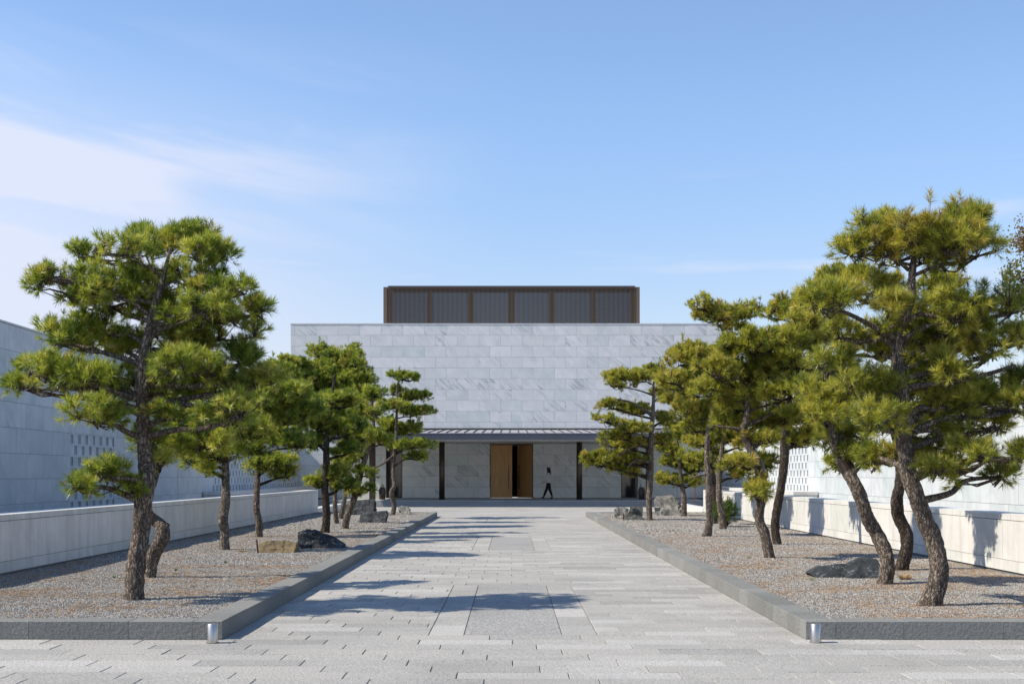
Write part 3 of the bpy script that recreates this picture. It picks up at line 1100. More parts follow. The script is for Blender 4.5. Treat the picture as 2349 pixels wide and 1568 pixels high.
def low_wall(side):
    Wl = empty('low_wall', (side * XP, 30, 0))
    tag(Wl, ('low marble garden wall in shade behind the left pines, its top edge catching the sun' if side < 0
             else 'low marble garden wall striped with pine shadows behind the right pines'), 'wall', 'low walls beside the gravel beds')
    ya, yb = 13.2, 49.2
    xa, xb = side * .03, side * .41
    MB().box(min(xa, xb), max(xa, xb), ya - 30 + .03, yb - 30 - .03, 0, 1.0).build('wall_core', M['core'], Wl)
    pl = 'l' if side < 0 else 'r'
    # panel runs: inner face, cap, base
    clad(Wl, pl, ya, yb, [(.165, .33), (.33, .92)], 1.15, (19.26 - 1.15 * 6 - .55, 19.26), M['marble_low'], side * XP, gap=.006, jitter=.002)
    # cap stones: one course that wraps the top
    y = ya
    mm = {}
    L = 1.15
    cap_w = .44
    cm = mesh('cap_stone', *_boxvf(-cap_w / 2, cap_w / 2, -L / 2 + .003, L / 2 - .003, .926, 1.014))
    cm.materials.append(M['marble_low'])
    while y < yb - .05:
        l = min(L, yb - y)
        if abs(l - L) < .01:
            link('cap_stone', cm, Wl, (side * cap_w / 2, y + l / 2 - 30, 0))
        else:
            MB().box(-cap_w / 2, cap_w / 2, -l / 2 + .003, l / 2 - .003, .926, 1.014).build('cap_stone', M['marble_low'], Wl, (side * cap_w / 2, y + l / 2 - 30, 0))
        y += L
    # ends and outer face
    for yy, d in ((ya, 0), (yb - .03, 0)):
        xa, xb = side * .003, side * .437
        MB().box(min(xa, xb), max(xa, xb), yy - 30, yy - 30 + .03, .165, .92).build('stone_panel', M['marble_low'], Wl)
    xa, xb = side * .411, side * .438
    MB().box(min(xa, xb), max(xa, xb), ya - 30 + .031, yb - 30 - .031, 0, .92).build('outer_face', M['marble_low'], Wl)
    # a lower kerb wall carries on behind it
    K = MB().box(-.22, .22, 0, 8.2, 0, .30, .005).build('pond_kerb', M['marble_low'], None, (side * 7.62, 49.3, 0))
    tag(K, 'low pale stone kerb carrying on behind the end of the ' + ('left' if side < 0 else 'right') + ' garden wall', 'kerb', 'pale kerbs behind the garden walls')


low_wall(-1)
low_wall(1)

# ------------------------------------------------------------------ pines
def unit(a):
    return a / (np.linalg.norm(a, axis=-1, keepdims=True) + 1e-9)


def tuft_protos(nr, n_needles, length, width, shoot, k=6):
    out = []
    for _ in range(k):
        t = nr.random(n_needles) ** 0.8
        ang = np.radians(88 - 62 * t + nr.normal(0, 9, n_needles))
        phi = nr.random(n_needles) * 2 * np.pi
        d = np.stack([np.sin(ang) * np.cos(phi), np.sin(ang) * np.sin(phi), np.cos(ang)], 1)
        base = np.zeros((n_needles, 3)); base[:, 2] = t * shoot
        tip = base + d * (length * nr.uniform(.75, 1.1, n_needles))[:, None]
        side = unit(np.cross(d, np.array([0, 0, 1.0]) + nr.normal(0, .35, (n_needles, 3)))) * width / 2
        out.append(np.stack([base - side, base + side, tip], 1))
    return out


def frames(z, nr):
    """rotation matrices whose third column is z"""
    z = unit(z)
    r = nr.normal(size=z.shape)
    x = unit(np.cross(r, z))
    y = np.cross(z, x)
    return np.stack([x, y, z], 2)


def tri_object(name, V, tint, mat, parent):
    """V (n,3,3) triangles in the parent's space"""
    n = len(V)
    me = bpy.data.meshes.new(name)
    me.vertices.add(n * 3)
    me.vertices.foreach_set('co', V.reshape(-1).astype(np.float32))
    me.loops.add(n * 3)
    me.loops.foreach_set('vertex_index', np.arange(n * 3, dtype=np.int32))
    me.polygons.add(n)
    me.polygons.foreach_set('loop_start', np.arange(0, n * 3, 3, dtype=np.int32))
    me.polygons.foreach_set('loop_total', np.full(n, 3, dtype=np.int32))
    a = me.attributes.new('tint', 'FLOAT', 'FACE')
    a.data.foreach_set('value', tint.astype(np.float32))
    me.update(calc_edges=True)
    me.materials.append(mat)
    return link(name, me, parent)


def pine(seed, base, Y, trunk, pads, label, mat='needle_l', bark='bark', limbs=(), flare=0.25, detail=1.0,
         density=1.0, group='sculpted pines in the gravel beds', tufts_extra=(), cones=0, stub=None, band=None, wires=0, sdepth=0.75, lean=0.0):
    """trunk: [(u, v, width in px)] from the foot up; pads: (u, v, half width px, half height px[, depth m]) of each foliage cloud"""
    nr = np.random.default_rng(seed)
    rng = random.Random(seed)
    s = F_PX / Y
    b0 = at(base[0], base[1], Y)
    b0.z = 0.12
    T = empty('pine_tree', b0)
    tag(T, label, 'pine tree', group)

    def W(u, v, d=0.0):
        p = at(u, v, Y) ; p.y += d
        return np.array(p - b0)
    # trunk
    pts, rad = [], []
    n = len(trunk)
    for i, (u, v, w) in enumerate(trunk):
        dpt = lean * i / n + (0.05 * math.sin(i * 1.7 + seed) if i else 0)
        p = W(u, v, dpt)
        pts.append(p); rad.append(max(w / 2 / s, .012))
    pts[0][2] = -0.04
    near = Y < 22
    P, Rd = catmull(pts, rad, 0.03 if near else 0.06)
    vs, fs = tube(P, Rd, 26 if near else 14, bump=0.13 if near else 0.10, freq=9.0 if near else 7.0, seed=seed * 3.1, flare=flare)
    tr = link('trunk', mesh('trunk', vs, fs, True), T, None, M[bark])
    if stub:
        a, b, w = W(*stub[0]), W(*stub[1]), stub[2] / 2 / s
        v1, f1 = tube(np.array([a, a * .4 + b * .6, b]), [w * 1.2, w, w * .9], 10, .06, 8, seed)
        k = link('cut_stub', mesh('cut_stub', v1, f1, True), tr, None, M[bark])
    if band:   # protective sleeve tied round the trunk
        j = int(np.argmin(np.abs(P[:, 2] - W(0, band, 0)[2])))
        j = min(max(j, 2), len(P) - 4)
        q = P[j - 2:j + 3]
        v1, f1 = tube(q, [Rd[j] * 1.12] * len(q), 14)
        link('tree_band', mesh('tree_band', v1, f1, False), tr, None, M['bronze'])

    BV, BF = [], []
    V_all, t_all = [], []
    px = 1.0 / s / 0.436                      # metres per pixel of the final picture
    ndl = 0.102 if Y < 20 else 0.11
    wid = min(max(0.0050, 0.72 * px), 0.020)
    cnt = int((36 if Y < 20 else 27 if Y < 30 else 20) * detail)
    protos = tuft_protos(nr, cnt, ndl, wid, 0.075)
    sp = 0.112 if Y < 20 else 0.125
    tw_v, tw_f = [], []

    def add_tube(name_list, P_, R_, k=6, bmp=0.0):
        v_, f_ = tube(P_, R_, k, bmp, 8.0, seed)
        b = len(name_list[0])
        name_list[0].extend([tuple(q) for q in v_])
        name_list[1].extend([tuple(b + i for i in ff) for ff in f_])

    zs = P[:, 2]
    cw = max(abs(q[0] - trunk[len(trunk) // 2][0]) for q in pads)
    cone_pts = []
    for pi, pad in enumerate(pads):
        u, v, ru, rv = pad[:4]
        rv *= 1.08
        a = ru / s
        c = max(rv / s, .09)
        bd = max(a * sdepth, 0.22)
        bd = min(bd * 1.15, 1.2)
        tu = np.interp(v, [q[1] for q in trunk][::-1], [q[0] for q in trunk][::-1])
        rel = min(1.0, abs(u - tu) / (cw + 1e-6))
        dmax = cw / s * .62 * (1 - .55 * rel) + .12
        dd = rng.uniform(-1, 1) * dmax
        if abs(u - tu) < ru and rng.random() < .6: dd = rng.uniform(.15, 1) * dmax
        if len(pad) > 4: dd = pad[4]
        C = np.array(at(u, v, Y + dd) - b0)
        kf = (Y + dd) / Y
        a *= kf; c *= kf
        # limb from the trunk to the pad
        want = C[2] - c * 0.6 - 0.18 * min(1.5, abs(C[0] - np.interp(C[2], zs, P[:, 0])) + .3)
        i0 = int(np.argmin(np.abs(zs - want)))
        A = P[min(i0, len(P) - 1)]
        r0 = min(Rd[min(i0, len(P) - 1)] * 0.55, 0.045)
        hub = C + np.array([0, 0, -c * 0.45])
        lv, lf = [], []
        dvec = hub - A
        if np.linalg.norm(dvec) > 0.08:
            m1 = A + dvec * .33 + np.array([nr.normal(0, .04), nr.normal(0, .05), .05 + nr.normal(0, .04)])
            m2 = A + dvec * .68 + np.array([nr.normal(0, .05), nr.normal(0, .06), .02 + nr.normal(0, .05)])
            lp, lr = catmull([A, m1, m2, hub], [r0, r0 * .8, r0 * .62, r0 * .42], .07)
            add_tube([lv, lf], lp, lr, 9 if near else 6, 0.08 if near else 0)
        # sprays
        foot = math.pi * a * bd
        aS = max(a - .10, .55 * a); cS = max(c - .07, .45 * c); bS = max(bd - .08, .6 * bd)
        rmax = min(.20, .08 + .55 * c)
        ns = max(5, int(math.pi * (aS + .06) * (bS + .06) / (math.pi * .17 ** 2) * (1.15 + 0.70 * c / .25) * density))
        r_ = np.sqrt(nr.random(ns)); th = nr.random(ns) * 2 * np.pi
        zz = nr.uniform(-.55, .95, ns) * np.sqrt(np.clip(1.04 - r_ ** 2, .04, 1))
        sc = C + np.stack([aS * r_ * np.cos(th), bS * r_ * np.sin(th), cS * zz], 1)
        sc[:, 2] -= 0.10 * c * (r_ ** 2)
        if np.linalg.norm(dvec) > .5:      # smaller sprays along the limb itself
            nl = int(np.linalg.norm(dvec) / .22 * density) + 1
            fr = nr.uniform(.42, .92, nl)
            li = (fr * (len(lp) - 1)).astype(int)
            ex = lp[li] + nr.normal(0, .09, (nl, 3)) * np.array([1, 1.3, .5]) + np.array([0, 0, .09])
            sc = np.vstack([sc, ex]); ns += nl
        for q in range(ns):
            ctr = sc[q]
            rs = rng.uniform(.09, rmax)
            # sub branch
            st = hub + (ctr - hub) * 0.0
            e = ctr - np.array([0, 0, rs * .35])
            mid = (st + e) / 2 + nr.normal(0, .04, 3) - np.array([0, 0, .04])
            add_tube([lv, lf], np.array([st, mid, e]), [0.014, .010, .006], 4)
            m = max(4, int((4 * math.pi * rs * rs * .62) / (sp * sp) * 1.25) + 2)
            d = unit(nr.normal(size=(m, 3)) + np.array([0, 0, .55]))
            out = unit((ctr - C) / np.array([a, bd, c]) * np.array([1, 1, .6]) + 1e-3)
            pos = ctr + d * (rs * nr.uniform(.35, 1.0, m))[:, None] * np.array([1, 1, .8])
            ax = unit(d * .75 + out * .35 + np.array([0, 0, .55]) + nr.normal(0, .22, (m, 3)))
            if rng.random() < .03:      # an upright leader that breaks the outline
                pos = np.vstack([pos, ctr + np.array([[0, 0, rs + .07], [0.02, 0, rs + .15]])]); ax = np.vstack([ax, [[.1, 0, 1], [-.1, .1, 1]]]); m += 2
            base_t = np.clip(nr.normal(.48, .17), .08, .88)
            old = rng.random() < .10
            Rm = frames(ax, nr)
            scl = nr.uniform(.82, 1.15, m)
            kk = nr.integers(0, len(protos), m)
            for t_ in range(len(protos)):
                sel = np.where(kk == t_)[0]
                if len(sel) == 0: continue
                Vp = protos[t_]
                VV = np.einsum('kij,nvj->knvi', Rm[sel] * scl[sel][:, None, None], Vp) + pos[sel][:, None, None, :]
                V_all.append(VV.reshape(-1, 3, 3))
                tt = base_t + nr.normal(0, .14, len(sel))[:, None] + nr.normal(0, .12, (len(sel), len(Vp)))
                brown = (nr.random((len(sel), len(Vp))) < (.36 if old else .03))
                tt = np.where(brown, nr.uniform(.96, 1.0, tt.shape), np.clip(tt, 0, .93))
                t_all.append(tt.reshape(-1))
            # twigs
            for q2 in range(m):
                p2 = pos[q2]; p1 = e
                w_ = .0035
                bb = len(lv)
                lv.extend([tuple(p1 + [w_, 0, 0]), tuple(p1 + [-w_, w_, 0]), tuple(p1 + [0, -w_, w_]), tuple(p2 + [w_ * .6, 0, 0]), tuple(p2 + [-w_ * .6, w_ * .6, 0]), tuple(p2 + [0, -w_ * .6, w_ * .6])])
                lf.extend([(bb, bb + 1, bb + 4, bb + 3), (bb + 1, bb + 2, bb + 5, bb + 4), (bb + 2, bb, bb + 3, bb + 5)])
            if cones and rng.random() < .10:
                cone_pts.append(ctr + np.array([nr.normal(0, .05), -rs * .9, rs * .3]))
        br = link('branch', mesh('branch', lv, lf, True), T, None, M[bark if near else 'bark_dark'])
    # bare limbs drawn as seen
    for lim in limbs:
        pp = [W(q[0], q[1], (q[3] if len(q) > 3 else 0)) for q in lim]
        rr = [q[2] / 2 / s for q in lim]
        lp, lr = catmull(pp, rr, .05)
        v1, f1 = tube(lp, lr, 10, .10, 8, seed)
        br = link('branch', mesh('branch', v1, f1, True), T, None, M[bark])
        if wires:
            L = len(lp)
            wp = []
            for i in range(int(L * .25), L):
                for k in range(6):
                    f = i + k / 6
                    j = min(int(f), L - 2); fr = f - j
                    c_ = lp[j] * (1 - fr) + lp[j + 1] * fr
                    a_ = f * 2.1
                    r1 = lr[j] * 1.1 + .006
                    wp.append(c_ + np.array([0, math.cos(a_) * r1, math.sin(a_) * r1]))
            v1, f1 = tube(np.array(wp), [.0045] * len(wp), 4)
            link('training_wire', mesh('training_wire', v1, f1, True), br, None, M['wire'])
    V = np.concatenate(V_all)
    t = np.concatenate(t_all)
    tri_object('foliage', V, t, M[mat], T)
    for cpt in cone_pts[:cones]:
        v1, f1 = tube(np.array([cpt, cpt + [0, 0, .012], cpt + [0, 0, .03], cpt + [0, 0, .05], cpt + [0, 0, .062]]), [.008, .024, .028, .018, .004], 7)
        link('pine_cone', mesh('pine_cone', v1, f1), T, None, M['cone'])
    return T, len(V)


total = 0
PINES = []


def P_(*a, **k):
    global total
    T, n = pine(*a, **k)
    total += n
    PINES.append(T)


# ---- left bed
P_(11, (307, 1371), 15.15,
   [(307, 1371, 42), (311, 1300, 42), (320, 1230, 40), (330, 1160, 41), (338, 1100, 38), (330, 1040, 33), (326, 955, 30), (327, 885, 28), (331, 820, 25), (340, 762, 22), (352, 709, 20), (368, 670, 15), (381, 611, 10), (388, 570, 6)],
   [(400, 545, 120, 32), (285, 572, 85, 28), (505, 580, 42, 36), (190, 585, 26, 16), (330, 650, 130, 34), (470, 640, 88, 34),
    (150, 660, 80, 26), (96, 628, 22, 20), (255, 690, 120, 30), (560, 665, 52, 20), (430, 710, 110, 34), (590, 712, 34, 22),
    (130, 770, 82, 36), (260, 790, 110, 36), (500, 760, 108, 42), (560, 815, 62, 40), (70, 838, 70, 22), (180, 862, 120, 32), (45, 880, 36, 14), (300, 860, 80, 28),
    (430, 840, 100, 34), (520, 890, 95, 36), (600, 870, 40, 28), (215, 950, 66, 42), (270, 925, 60, 22), (400, 945, 70, 26), (350, 1010, 50, 34), (370, 1060, 42, 20),
    (180, 1112, 52, 22), (255, 1082, 62, 26), (300, 1120, 30, 14), (420, 780, 90, 36), (470, 700, 60, 30), (380, 900, 70, 30), (560, 930, 60, 28), (230, 745, 70, 28), (340, 560, 70, 34)],
   'largest left pine in front, thick reddish trunk rising straight to a broad domed crown',
   limbs=[[(330, 880, 20), (390, 882, 16), (450, 884, 13), (520, 878, 9)], [(332, 928, 18), (400, 925, 15), (455, 932, 10)],
          [(322, 910, 16), (270, 890, 13), (210, 880, 9), (120, 872, 5)], [(345, 745, 14), (400, 742, 10), (455, 730, 6)]], cones=14, wires=1, flare=.26, density=.74)
P_(12, (343, 1322), 18.3,
   [(343, 1322, 27), (346, 1287, 30), (362, 1252, 32), (377, 1223, 31), (368, 1204, 28), (352, 1192, 25), (339, 1171, 23), (344, 1129, 22), (354, 1093, 19), (364, 1050, 16), (385, 1000, 12), (410, 960, 8)],
   [(440, 960, 80, 30), (400, 1020, 55, 26), (470, 1010, 70, 32), (540, 960, 60, 28), (430, 905, 70, 26)],
   'pine with an elbow-bent twisted trunk and cut stub, close behind the largest left pine', stub=((376, 1212), (385, 1200), 14), flare=.15, wires=0)
P_(13, (515, 1260), 24.9,
   [(515, 1260, 22), (514, 1216, 21), (512, 1195, 24), (518, 1146, 21), (516, 1097, 19), (518, 1040, 15), (530, 980, 12), (545, 920, 8)],
   [(500, 1040, 62, 24), (560, 985, 80, 34), (590, 925, 90, 34), (640, 955, 80, 30), (500, 970, 60, 28), (455, 1055, 44, 18), (660, 900, 62, 26), (480, 1080, 34, 12), (690, 940, 60, 24), (550, 880, 60, 22)],
   'pine with a pale knobbly trunk, left of the tan block of stone', density=1.25, bark='bark_grey', cones=4,
   limbs=[[(530, 960, 8), (600, 940, 6), (640, 945, 5), (668, 960, 4)]], wires=1)
P_(14, (594, 1230), 30.1,
   [(594, 1230, 17), (594, 1199, 16), (589, 1164, 15), (590, 1114, 14), (592, 1060, 12), (600, 1000, 9), (612, 950, 6)],
   [(600, 1065, 44, 22), (575, 1030, 44, 22), (650, 1060, 34, 18), (620, 1000, 60, 26), (660, 1085, 24, 14), (600, 900, 50, 24), (690, 1010, 50, 26), (640, 860, 52, 22)],
   'slim pine standing directly behind the tan block of stone', density=1.25, bark='bark')
P_(15, (745, 1221), 32.2,
   [(745, 1221, 19), (750, 1182, 18), (746, 1136, 17), (745, 1100, 16), (749, 1065, 18), (749, 1042, 15), (752, 980, 11), (760, 920, 8), (768, 860, 5)],
   [(745, 975, 66, 26), (800, 985, 50, 24), (715, 1015, 42, 20), (745, 1105, 44, 16), (780, 1085, 44, 20), (760, 920, 74, 28), (700, 945, 60, 24), (800, 1030, 44, 20), (800, 1110, 30, 14)],
   'dark-trunked pine rising behind the black veined boulder on the left', bark='bark_dark')
P_(16, (772, 1200), 38.2,
   [(772, 1200, 11), (769, 1159, 11), (768, 1124, 10), (772, 1070, 8), (780, 1000, 6), (790, 930, 5)],
   [(780, 870, 80, 28), (720, 850, 66, 24), (660, 835, 48, 20), (815, 830, 34, 22), (800, 905, 60, 24), (780, 818, 46, 16), (700, 885, 66, 30), (650, 880, 50, 26), (760, 955, 66, 28), (690, 930, 50, 24)],
   'thin straight pine between the dark-trunked pine and the leaning pine on the left', density=1.2)
P_(17, (781, 1190), 42.0,
   [(781, 1190, 12), (784, 1171, 11), (789, 1148, 11), (794, 1100, 9), (800, 1040, 7), (810, 960, 5)],
   [(810, 870, 44, 26), (835, 910, 40, 24), (800, 800, 30, 10), (800, 950, 50, 24), (740, 808, 40, 16), (830, 850, 26, 24), (845, 900, 40, 30), (820, 985, 44, 26), (770, 830, 50, 20)],
   'small pine almost hidden behind the leaning pine on the left', bark='bark_grey')
P_(18, (790, 1212), 34.6,
   [(790, 1212, 15), (797, 1182, 16), (811, 1147, 16), (820, 1112, 16), (829, 1080, 14), (842, 1035, 12), (855, 995, 10), (857, 972, 9), (852, 920, 6)],
   [(830, 1000, 54, 24), (870, 1010, 40, 20), (800, 1060, 40, 20), (845, 945, 50, 24), (835, 1085, 34, 14), (815, 1130, 24, 10), (850, 1120, 20, 8), (790, 1030, 36, 18), (860, 900, 34, 20)],
   'pine leaning right beside the dark flat-topped stone blocks', flare=.3)
P_(19, (899, 1180), 46.4,
   [(899, 1180, 12), (904, 1159, 11), (898, 1131, 12), (905, 1112, 9), (902, 1089, 9), (903, 1054, 9), (909, 1018, 8), (909, 979, 7), (911, 916, 5), (911, 888, 4), (915, 872, 3)],
   [(922, 865, 42, 13), (900, 898, 32, 12), (948, 908, 40, 12), (905, 930, 44, 13), (958, 943, 46, 13), (925, 985, 60, 16), (880, 970, 38, 14), (945, 1018, 44, 14), (968, 1045, 18, 16), (905, 1020, 40, 14), (980, 1020, 22, 10)],
   'small tiered pine with cloud-like layers near the far end of the left bed', detail=1.1, sdepth=.7,
   limbs=[[(902, 1045, 6), (880, 1062, 5), (850, 1078, 4)]])
print('left pines', total)

# ---- right bed
P_(21, (2133, 1385), 14.4,
   [(2133, 1385, 46), (2146, 1344, 44), (2152, 1304, 43), (2146, 1245, 41), (2121, 1186, 39), (2095, 1126, 37), (2082, 1079, 37), (2078, 1010, 37), (2073, 947, 35), (2064, 877, 31), (2061, 820, 26), (2062, 760, 24), (2070, 727, 28), (2087, 682, 20), (2095, 623, 17), (2099, 592, 14), (2106, 560, 8)],
   [(2105, 545, 150, 48, 0.0), (2040, 535, 100, 42, .35), (2160, 550, 110, 46, -.3), (1975, 570, 72, 34, .05), (2240, 570, 66, 40, -.1), (2222, 522, 36, 24, .1), (2060, 592, 120, 14, .1), (2236, 500, 12, 14, .1),
    (2235, 690, 95, 36), (2320, 700, 70, 40), (1960, 660, 100, 38), (1880, 690, 70, 34), (2040, 700, 44, 26), (2160, 780, 105, 34), (2275, 800, 90, 34), (2345, 770, 50, 34),
    (2000, 800, 100, 38), (1930, 760, 70, 30), (2345, 880, 52, 34), (2250, 915, 70, 26), (2170, 920, 60, 26), (1975, 890, 90, 40), (1900, 840, 70, 30), (2330, 930, 56, 24),
    (2100, 850, 48, 24), (2010, 960, 70, 34), (2120, 990, 84, 34), (2200, 1010, 60, 34), (2080, 1045, 46, 26), (2150, 1075, 40, 16), (2265, 1045, 66, 24), (2330, 1040, 44, 22), (2300, 1085, 34, 12), (2000, 1045, 48, 20), (2290, 970, 60, 24), (2180, 860, 60, 24), (2230, 745, 70, 26)],
   'tallest right pine in front, thick curving trunk under a flat umbrella top', mat='needle_r',
   limbs=[[(2075, 888, 22), (2130, 885, 17), (2190, 875, 15), (2250, 862, 12), (2330, 838, 6)], [(2068, 730, 14), (2040, 755, 9), (2000, 790, 6)],
          [(2090, 990, 14), (2140, 987, 10), (2170, 1003, 8), (2228, 1018, 6)]], flare=.22, density=.74, wires=0)
P_(22, (2065, 1304), 19.8,
   [(2065, 1304, 30), (2076, 1265, 29), (2080, 1225, 28), (2064, 1186, 28), (2056, 1146, 27), (2062, 1107, 24), (2064, 1050, 19), (2050, 980, 14), (2030, 900, 9)],
   [(2030, 905, 80, 34), (2120, 880, 70, 28), (1980, 950, 70, 32), (2070, 950, 70, 30), (2150, 650, 70, 24), (2060, 660, 46, 26), (2150, 770, 90, 40), (2210, 880, 80, 38), (2120, 960, 70, 34)],
   'dark pine with an S-shaped trunk close behind the tallest right pine', mat='needle_r', bark='bark_dark', flare=.1)
P_(23, (2029, 1336), 17.3,
   [(2029, 1336, 34), (2034, 1285, 33), (2014, 1225, 33), (1990, 1186, 31), (1967, 1127, 30), (1944, 1079, 30), (1926, 1045, 24), (1910, 1000, 17), (1900, 950, 11)],
   [(1905, 1010, 62, 30), (1960, 1040, 50, 26), (1880, 950, 70, 34), (1960, 985, 66, 30), (1930, 900, 80, 34), (1920, 1065, 32, 14), (2010, 1060, 40, 18), (1860, 890, 60, 34)],
   'right pine leaning strongly left over the flat dark rock', mat='needle_r', band=1068, bark='bark', flare=.1, density=.95)
P_(24, (1767, 1279), 22.5,
   [(1767, 1279, 24), (1755, 1225, 23), (1742, 1186, 22), (1749, 1127, 23), (1739, 1067, 22), (1722, 1028, 20), (1706, 988, 18), (1712, 955, 14), (1716, 900, 10), (1722, 840, 6)],
   [(1690, 870, 80, 34), (1760, 850, 80, 36), (1640, 900, 60, 28), (1720, 790, 84, 32), (1800, 900, 74, 34), (1700, 930, 60, 24), (1780, 960, 66, 28), (1760, 1060, 44, 18), (1738, 1120, 22, 36), (1700, 1060, 40, 18), (1810, 780, 60, 30), (1640, 850, 56, 26), (1840, 830, 70, 36), (1850, 740, 60, 34), (1670, 965, 50, 24), (1740, 1005, 50, 20), (1700, 820, 60, 26)],
   'tall right pine with a left-curving trunk in the middle of the bed', mat='needle_r',
   limbs=[[(1708, 985, 8), (1670, 980, 6), (1630, 976, 4)], [(1712, 975, 9), (1745, 962, 7), (1775, 945, 5)]], band=1075, flare=.1, density=1.0)
P_(25, (1784, 1248), 26.8,
   [(1784, 1248, 20), (1779, 1206, 20), (1785, 1154, 20), (1792, 1107, 19), (1800, 1047, 21), (1801, 1008, 20), (1806, 950, 14), (1815, 880, 10), (1820, 800, 7), (1830, 720, 4)],
   [(1850, 700, 84, 34), (1790, 720, 50, 26), (1900, 640, 60, 26), (1840, 780, 90, 34), (1800, 850, 70, 30), (1870, 870, 80, 34), (1840, 950, 80, 30), (1790, 990, 46, 24), (1950, 630, 60, 22), (1890, 990, 50, 24), (1890, 930, 70, 32), (1830, 1015, 46, 20), (1780, 800, 60, 28)],
   'right pine whose trunk bows outward, just behind the middle one', mat='needle_r', bark='bark_dark', flare=.1, density=.95,
   limbs=[[(1795, 1055, 7), (1780, 1062, 5), (1765, 1050, 3)]])
P_(26, (1619, 1229), 30.4,
   [(1619, 1229, 18), (1628, 1194, 16), (1625, 1146, 15), (1625, 1107, 14), (1622, 1050, 12), (1625, 980, 10), (1640, 900, 8), (1652, 820, 6), (1660, 760, 4)],
   [(1655, 722, 68, 24), (1610, 700, 44, 18), (1720, 715, 32, 24), (1680, 790, 40, 14), (1600, 815, 66, 24), (1560, 830, 36, 16), (1600, 870, 60, 26), (1650, 940, 60, 26), (1590, 940, 50, 24), (1690, 760, 30, 14), (1550, 870, 50, 24), (1640, 860, 60, 28), (1600, 980, 50, 22), (1560, 800, 34, 18)],
   'slim right pine with a flared foot and a high flat cap against the sky', mat='needle_r', flare=.7,
   limbs=[[(1622, 1088, 7), (1606, 1090, 5), (1580, 1098, 3)]])
P_(27, (1660, 1213), 34.2,
   [(1660, 1213, 16), (1656, 1186, 15), (1649, 1146, 14), (1650, 1107, 13), (1655, 1050, 11), (1660, 980, 8), (1665, 900, 5)],
   [(1670, 1000, 60, 24), (1690, 1060, 44, 18), (1640, 960, 54, 24), (1690, 930, 50, 24), (1700, 1085, 26, 14), (1645, 880, 54, 24), (1720, 900, 60, 30), (1700, 960, 60, 28), (1620, 1010, 50, 24), (1740, 1010, 44, 20)],
   'right pine with knobbled rooted foot beside the dark round shrub', mat='needle_r', flare=.6)
P_(28, (1640, 1201), 38.0,
   [(1640, 1201, 12), (1638, 1150, 12), (1637, 1097, 11), (1630, 1030, 9), (1620, 950, 6)],
   [(1610, 1010, 50, 22), (1640, 1050, 44, 20), (1590, 1050, 40, 20), (1560, 920, 46, 22), (1545, 880, 40, 18)],
   'thin dark right pine glimpsed between two other trunks', mat='needle_r', bark='bark_dark')
P_(29, (1569, 1183), 45.0,
   [(1569, 1183, 13), (1569, 1148, 13), (1566, 1117, 11), (1562, 1090, 9), (1556, 1040, 6)],
   [(1560, 1060, 48, 20), (1600, 1070, 46, 18), (1540, 1100, 42, 16), (1585, 1105, 34, 14), (1530, 1030, 34, 14), (1560, 985, 44, 18)],
   'low right pine standing to the right of the big pale boulder', mat='needle_r')
P_(30, (1491, 1193), 40.8,
   [(1491, 1193, 14), (1489, 1148, 14), (1493, 1086, 13), (1493, 1008, 12), (1497, 953, 10), (1499, 925, 8), (1500, 880, 5), (1502, 860, 3)],
   [(1440, 862, 62, 15), (1400, 880, 26, 10), (1505, 858, 56, 20), (1410, 930, 42, 16), (1385, 960, 30, 14), (1455, 940, 46, 14), (1450, 985, 46, 15), (1395, 1000, 28, 12), (1530, 905, 40, 20), (1540, 960, 40, 20), (1400, 1018, 40, 11), (1460, 1015, 40, 14),
    (1385, 1060, 46, 18), (1350, 1048, 22, 12), (1430, 1078, 40, 13), (1470, 1058, 34, 16), (1520, 1010, 36, 18), (1408, 1045, 50, 12)],
   'sparse open pine in the right bed whose lower branch reaches out over the path', mat='needle_r', band=1068, density=.85, sdepth=.7, flare=.1,
   limbs=[[(1494, 950, 8), (1470, 935, 6), (1445, 922, 5), (1410, 915, 3)], [(1492, 1010, 6), (1460, 1020, 5), (1420, 1045, 4)], [(1490, 1060, 7), (1460, 1055, 5), (1440, 1072, 3)]])
print('all pines', total)


def shrub():
    Y = 36.0
    b0 = at(1664, 1203, Y); b0.z = .12
    T = empty('pine_shrub', b0)
    tag(T, 'round dark green pine shrub at the foot of the right low wall', 'shrub')
    nr = np.random.default_rng(5)
    protos = tuft_protos(nr, 26, .12, .012, .08)
    n = 170
    d = unit(nr.normal(size=(n, 3)) + [0, 0, .25])
    pos = d * (nr.uniform(.4, 1, n))[:, None] * np.array([.36, .34, .34]) + [0, 0, .42]
    ax = unit(d + [0, 0, .5])
    Rm = frames(ax, nr)
    Vs = [np.einsum('ij,nvj->nvi', Rm[i], protos[i % 6]) + pos[i] for i in range(n)]
    tri_object('foliage', np.concatenate(Vs), np.clip(nr.normal(.06, .06, n * 26), 0, .3), M['needle_l'], T)
    mb = MB()
    for i in range(0, n, 3):
        v, f = tube(np.array([[0, 0, 0], pos[i] * .5 + [0, 0, .02], pos[i]]), [.012, .008, .004], 4)
        mb.add(v, f)
    mb.build('stem', M['bark_dark'], T)


shrub()


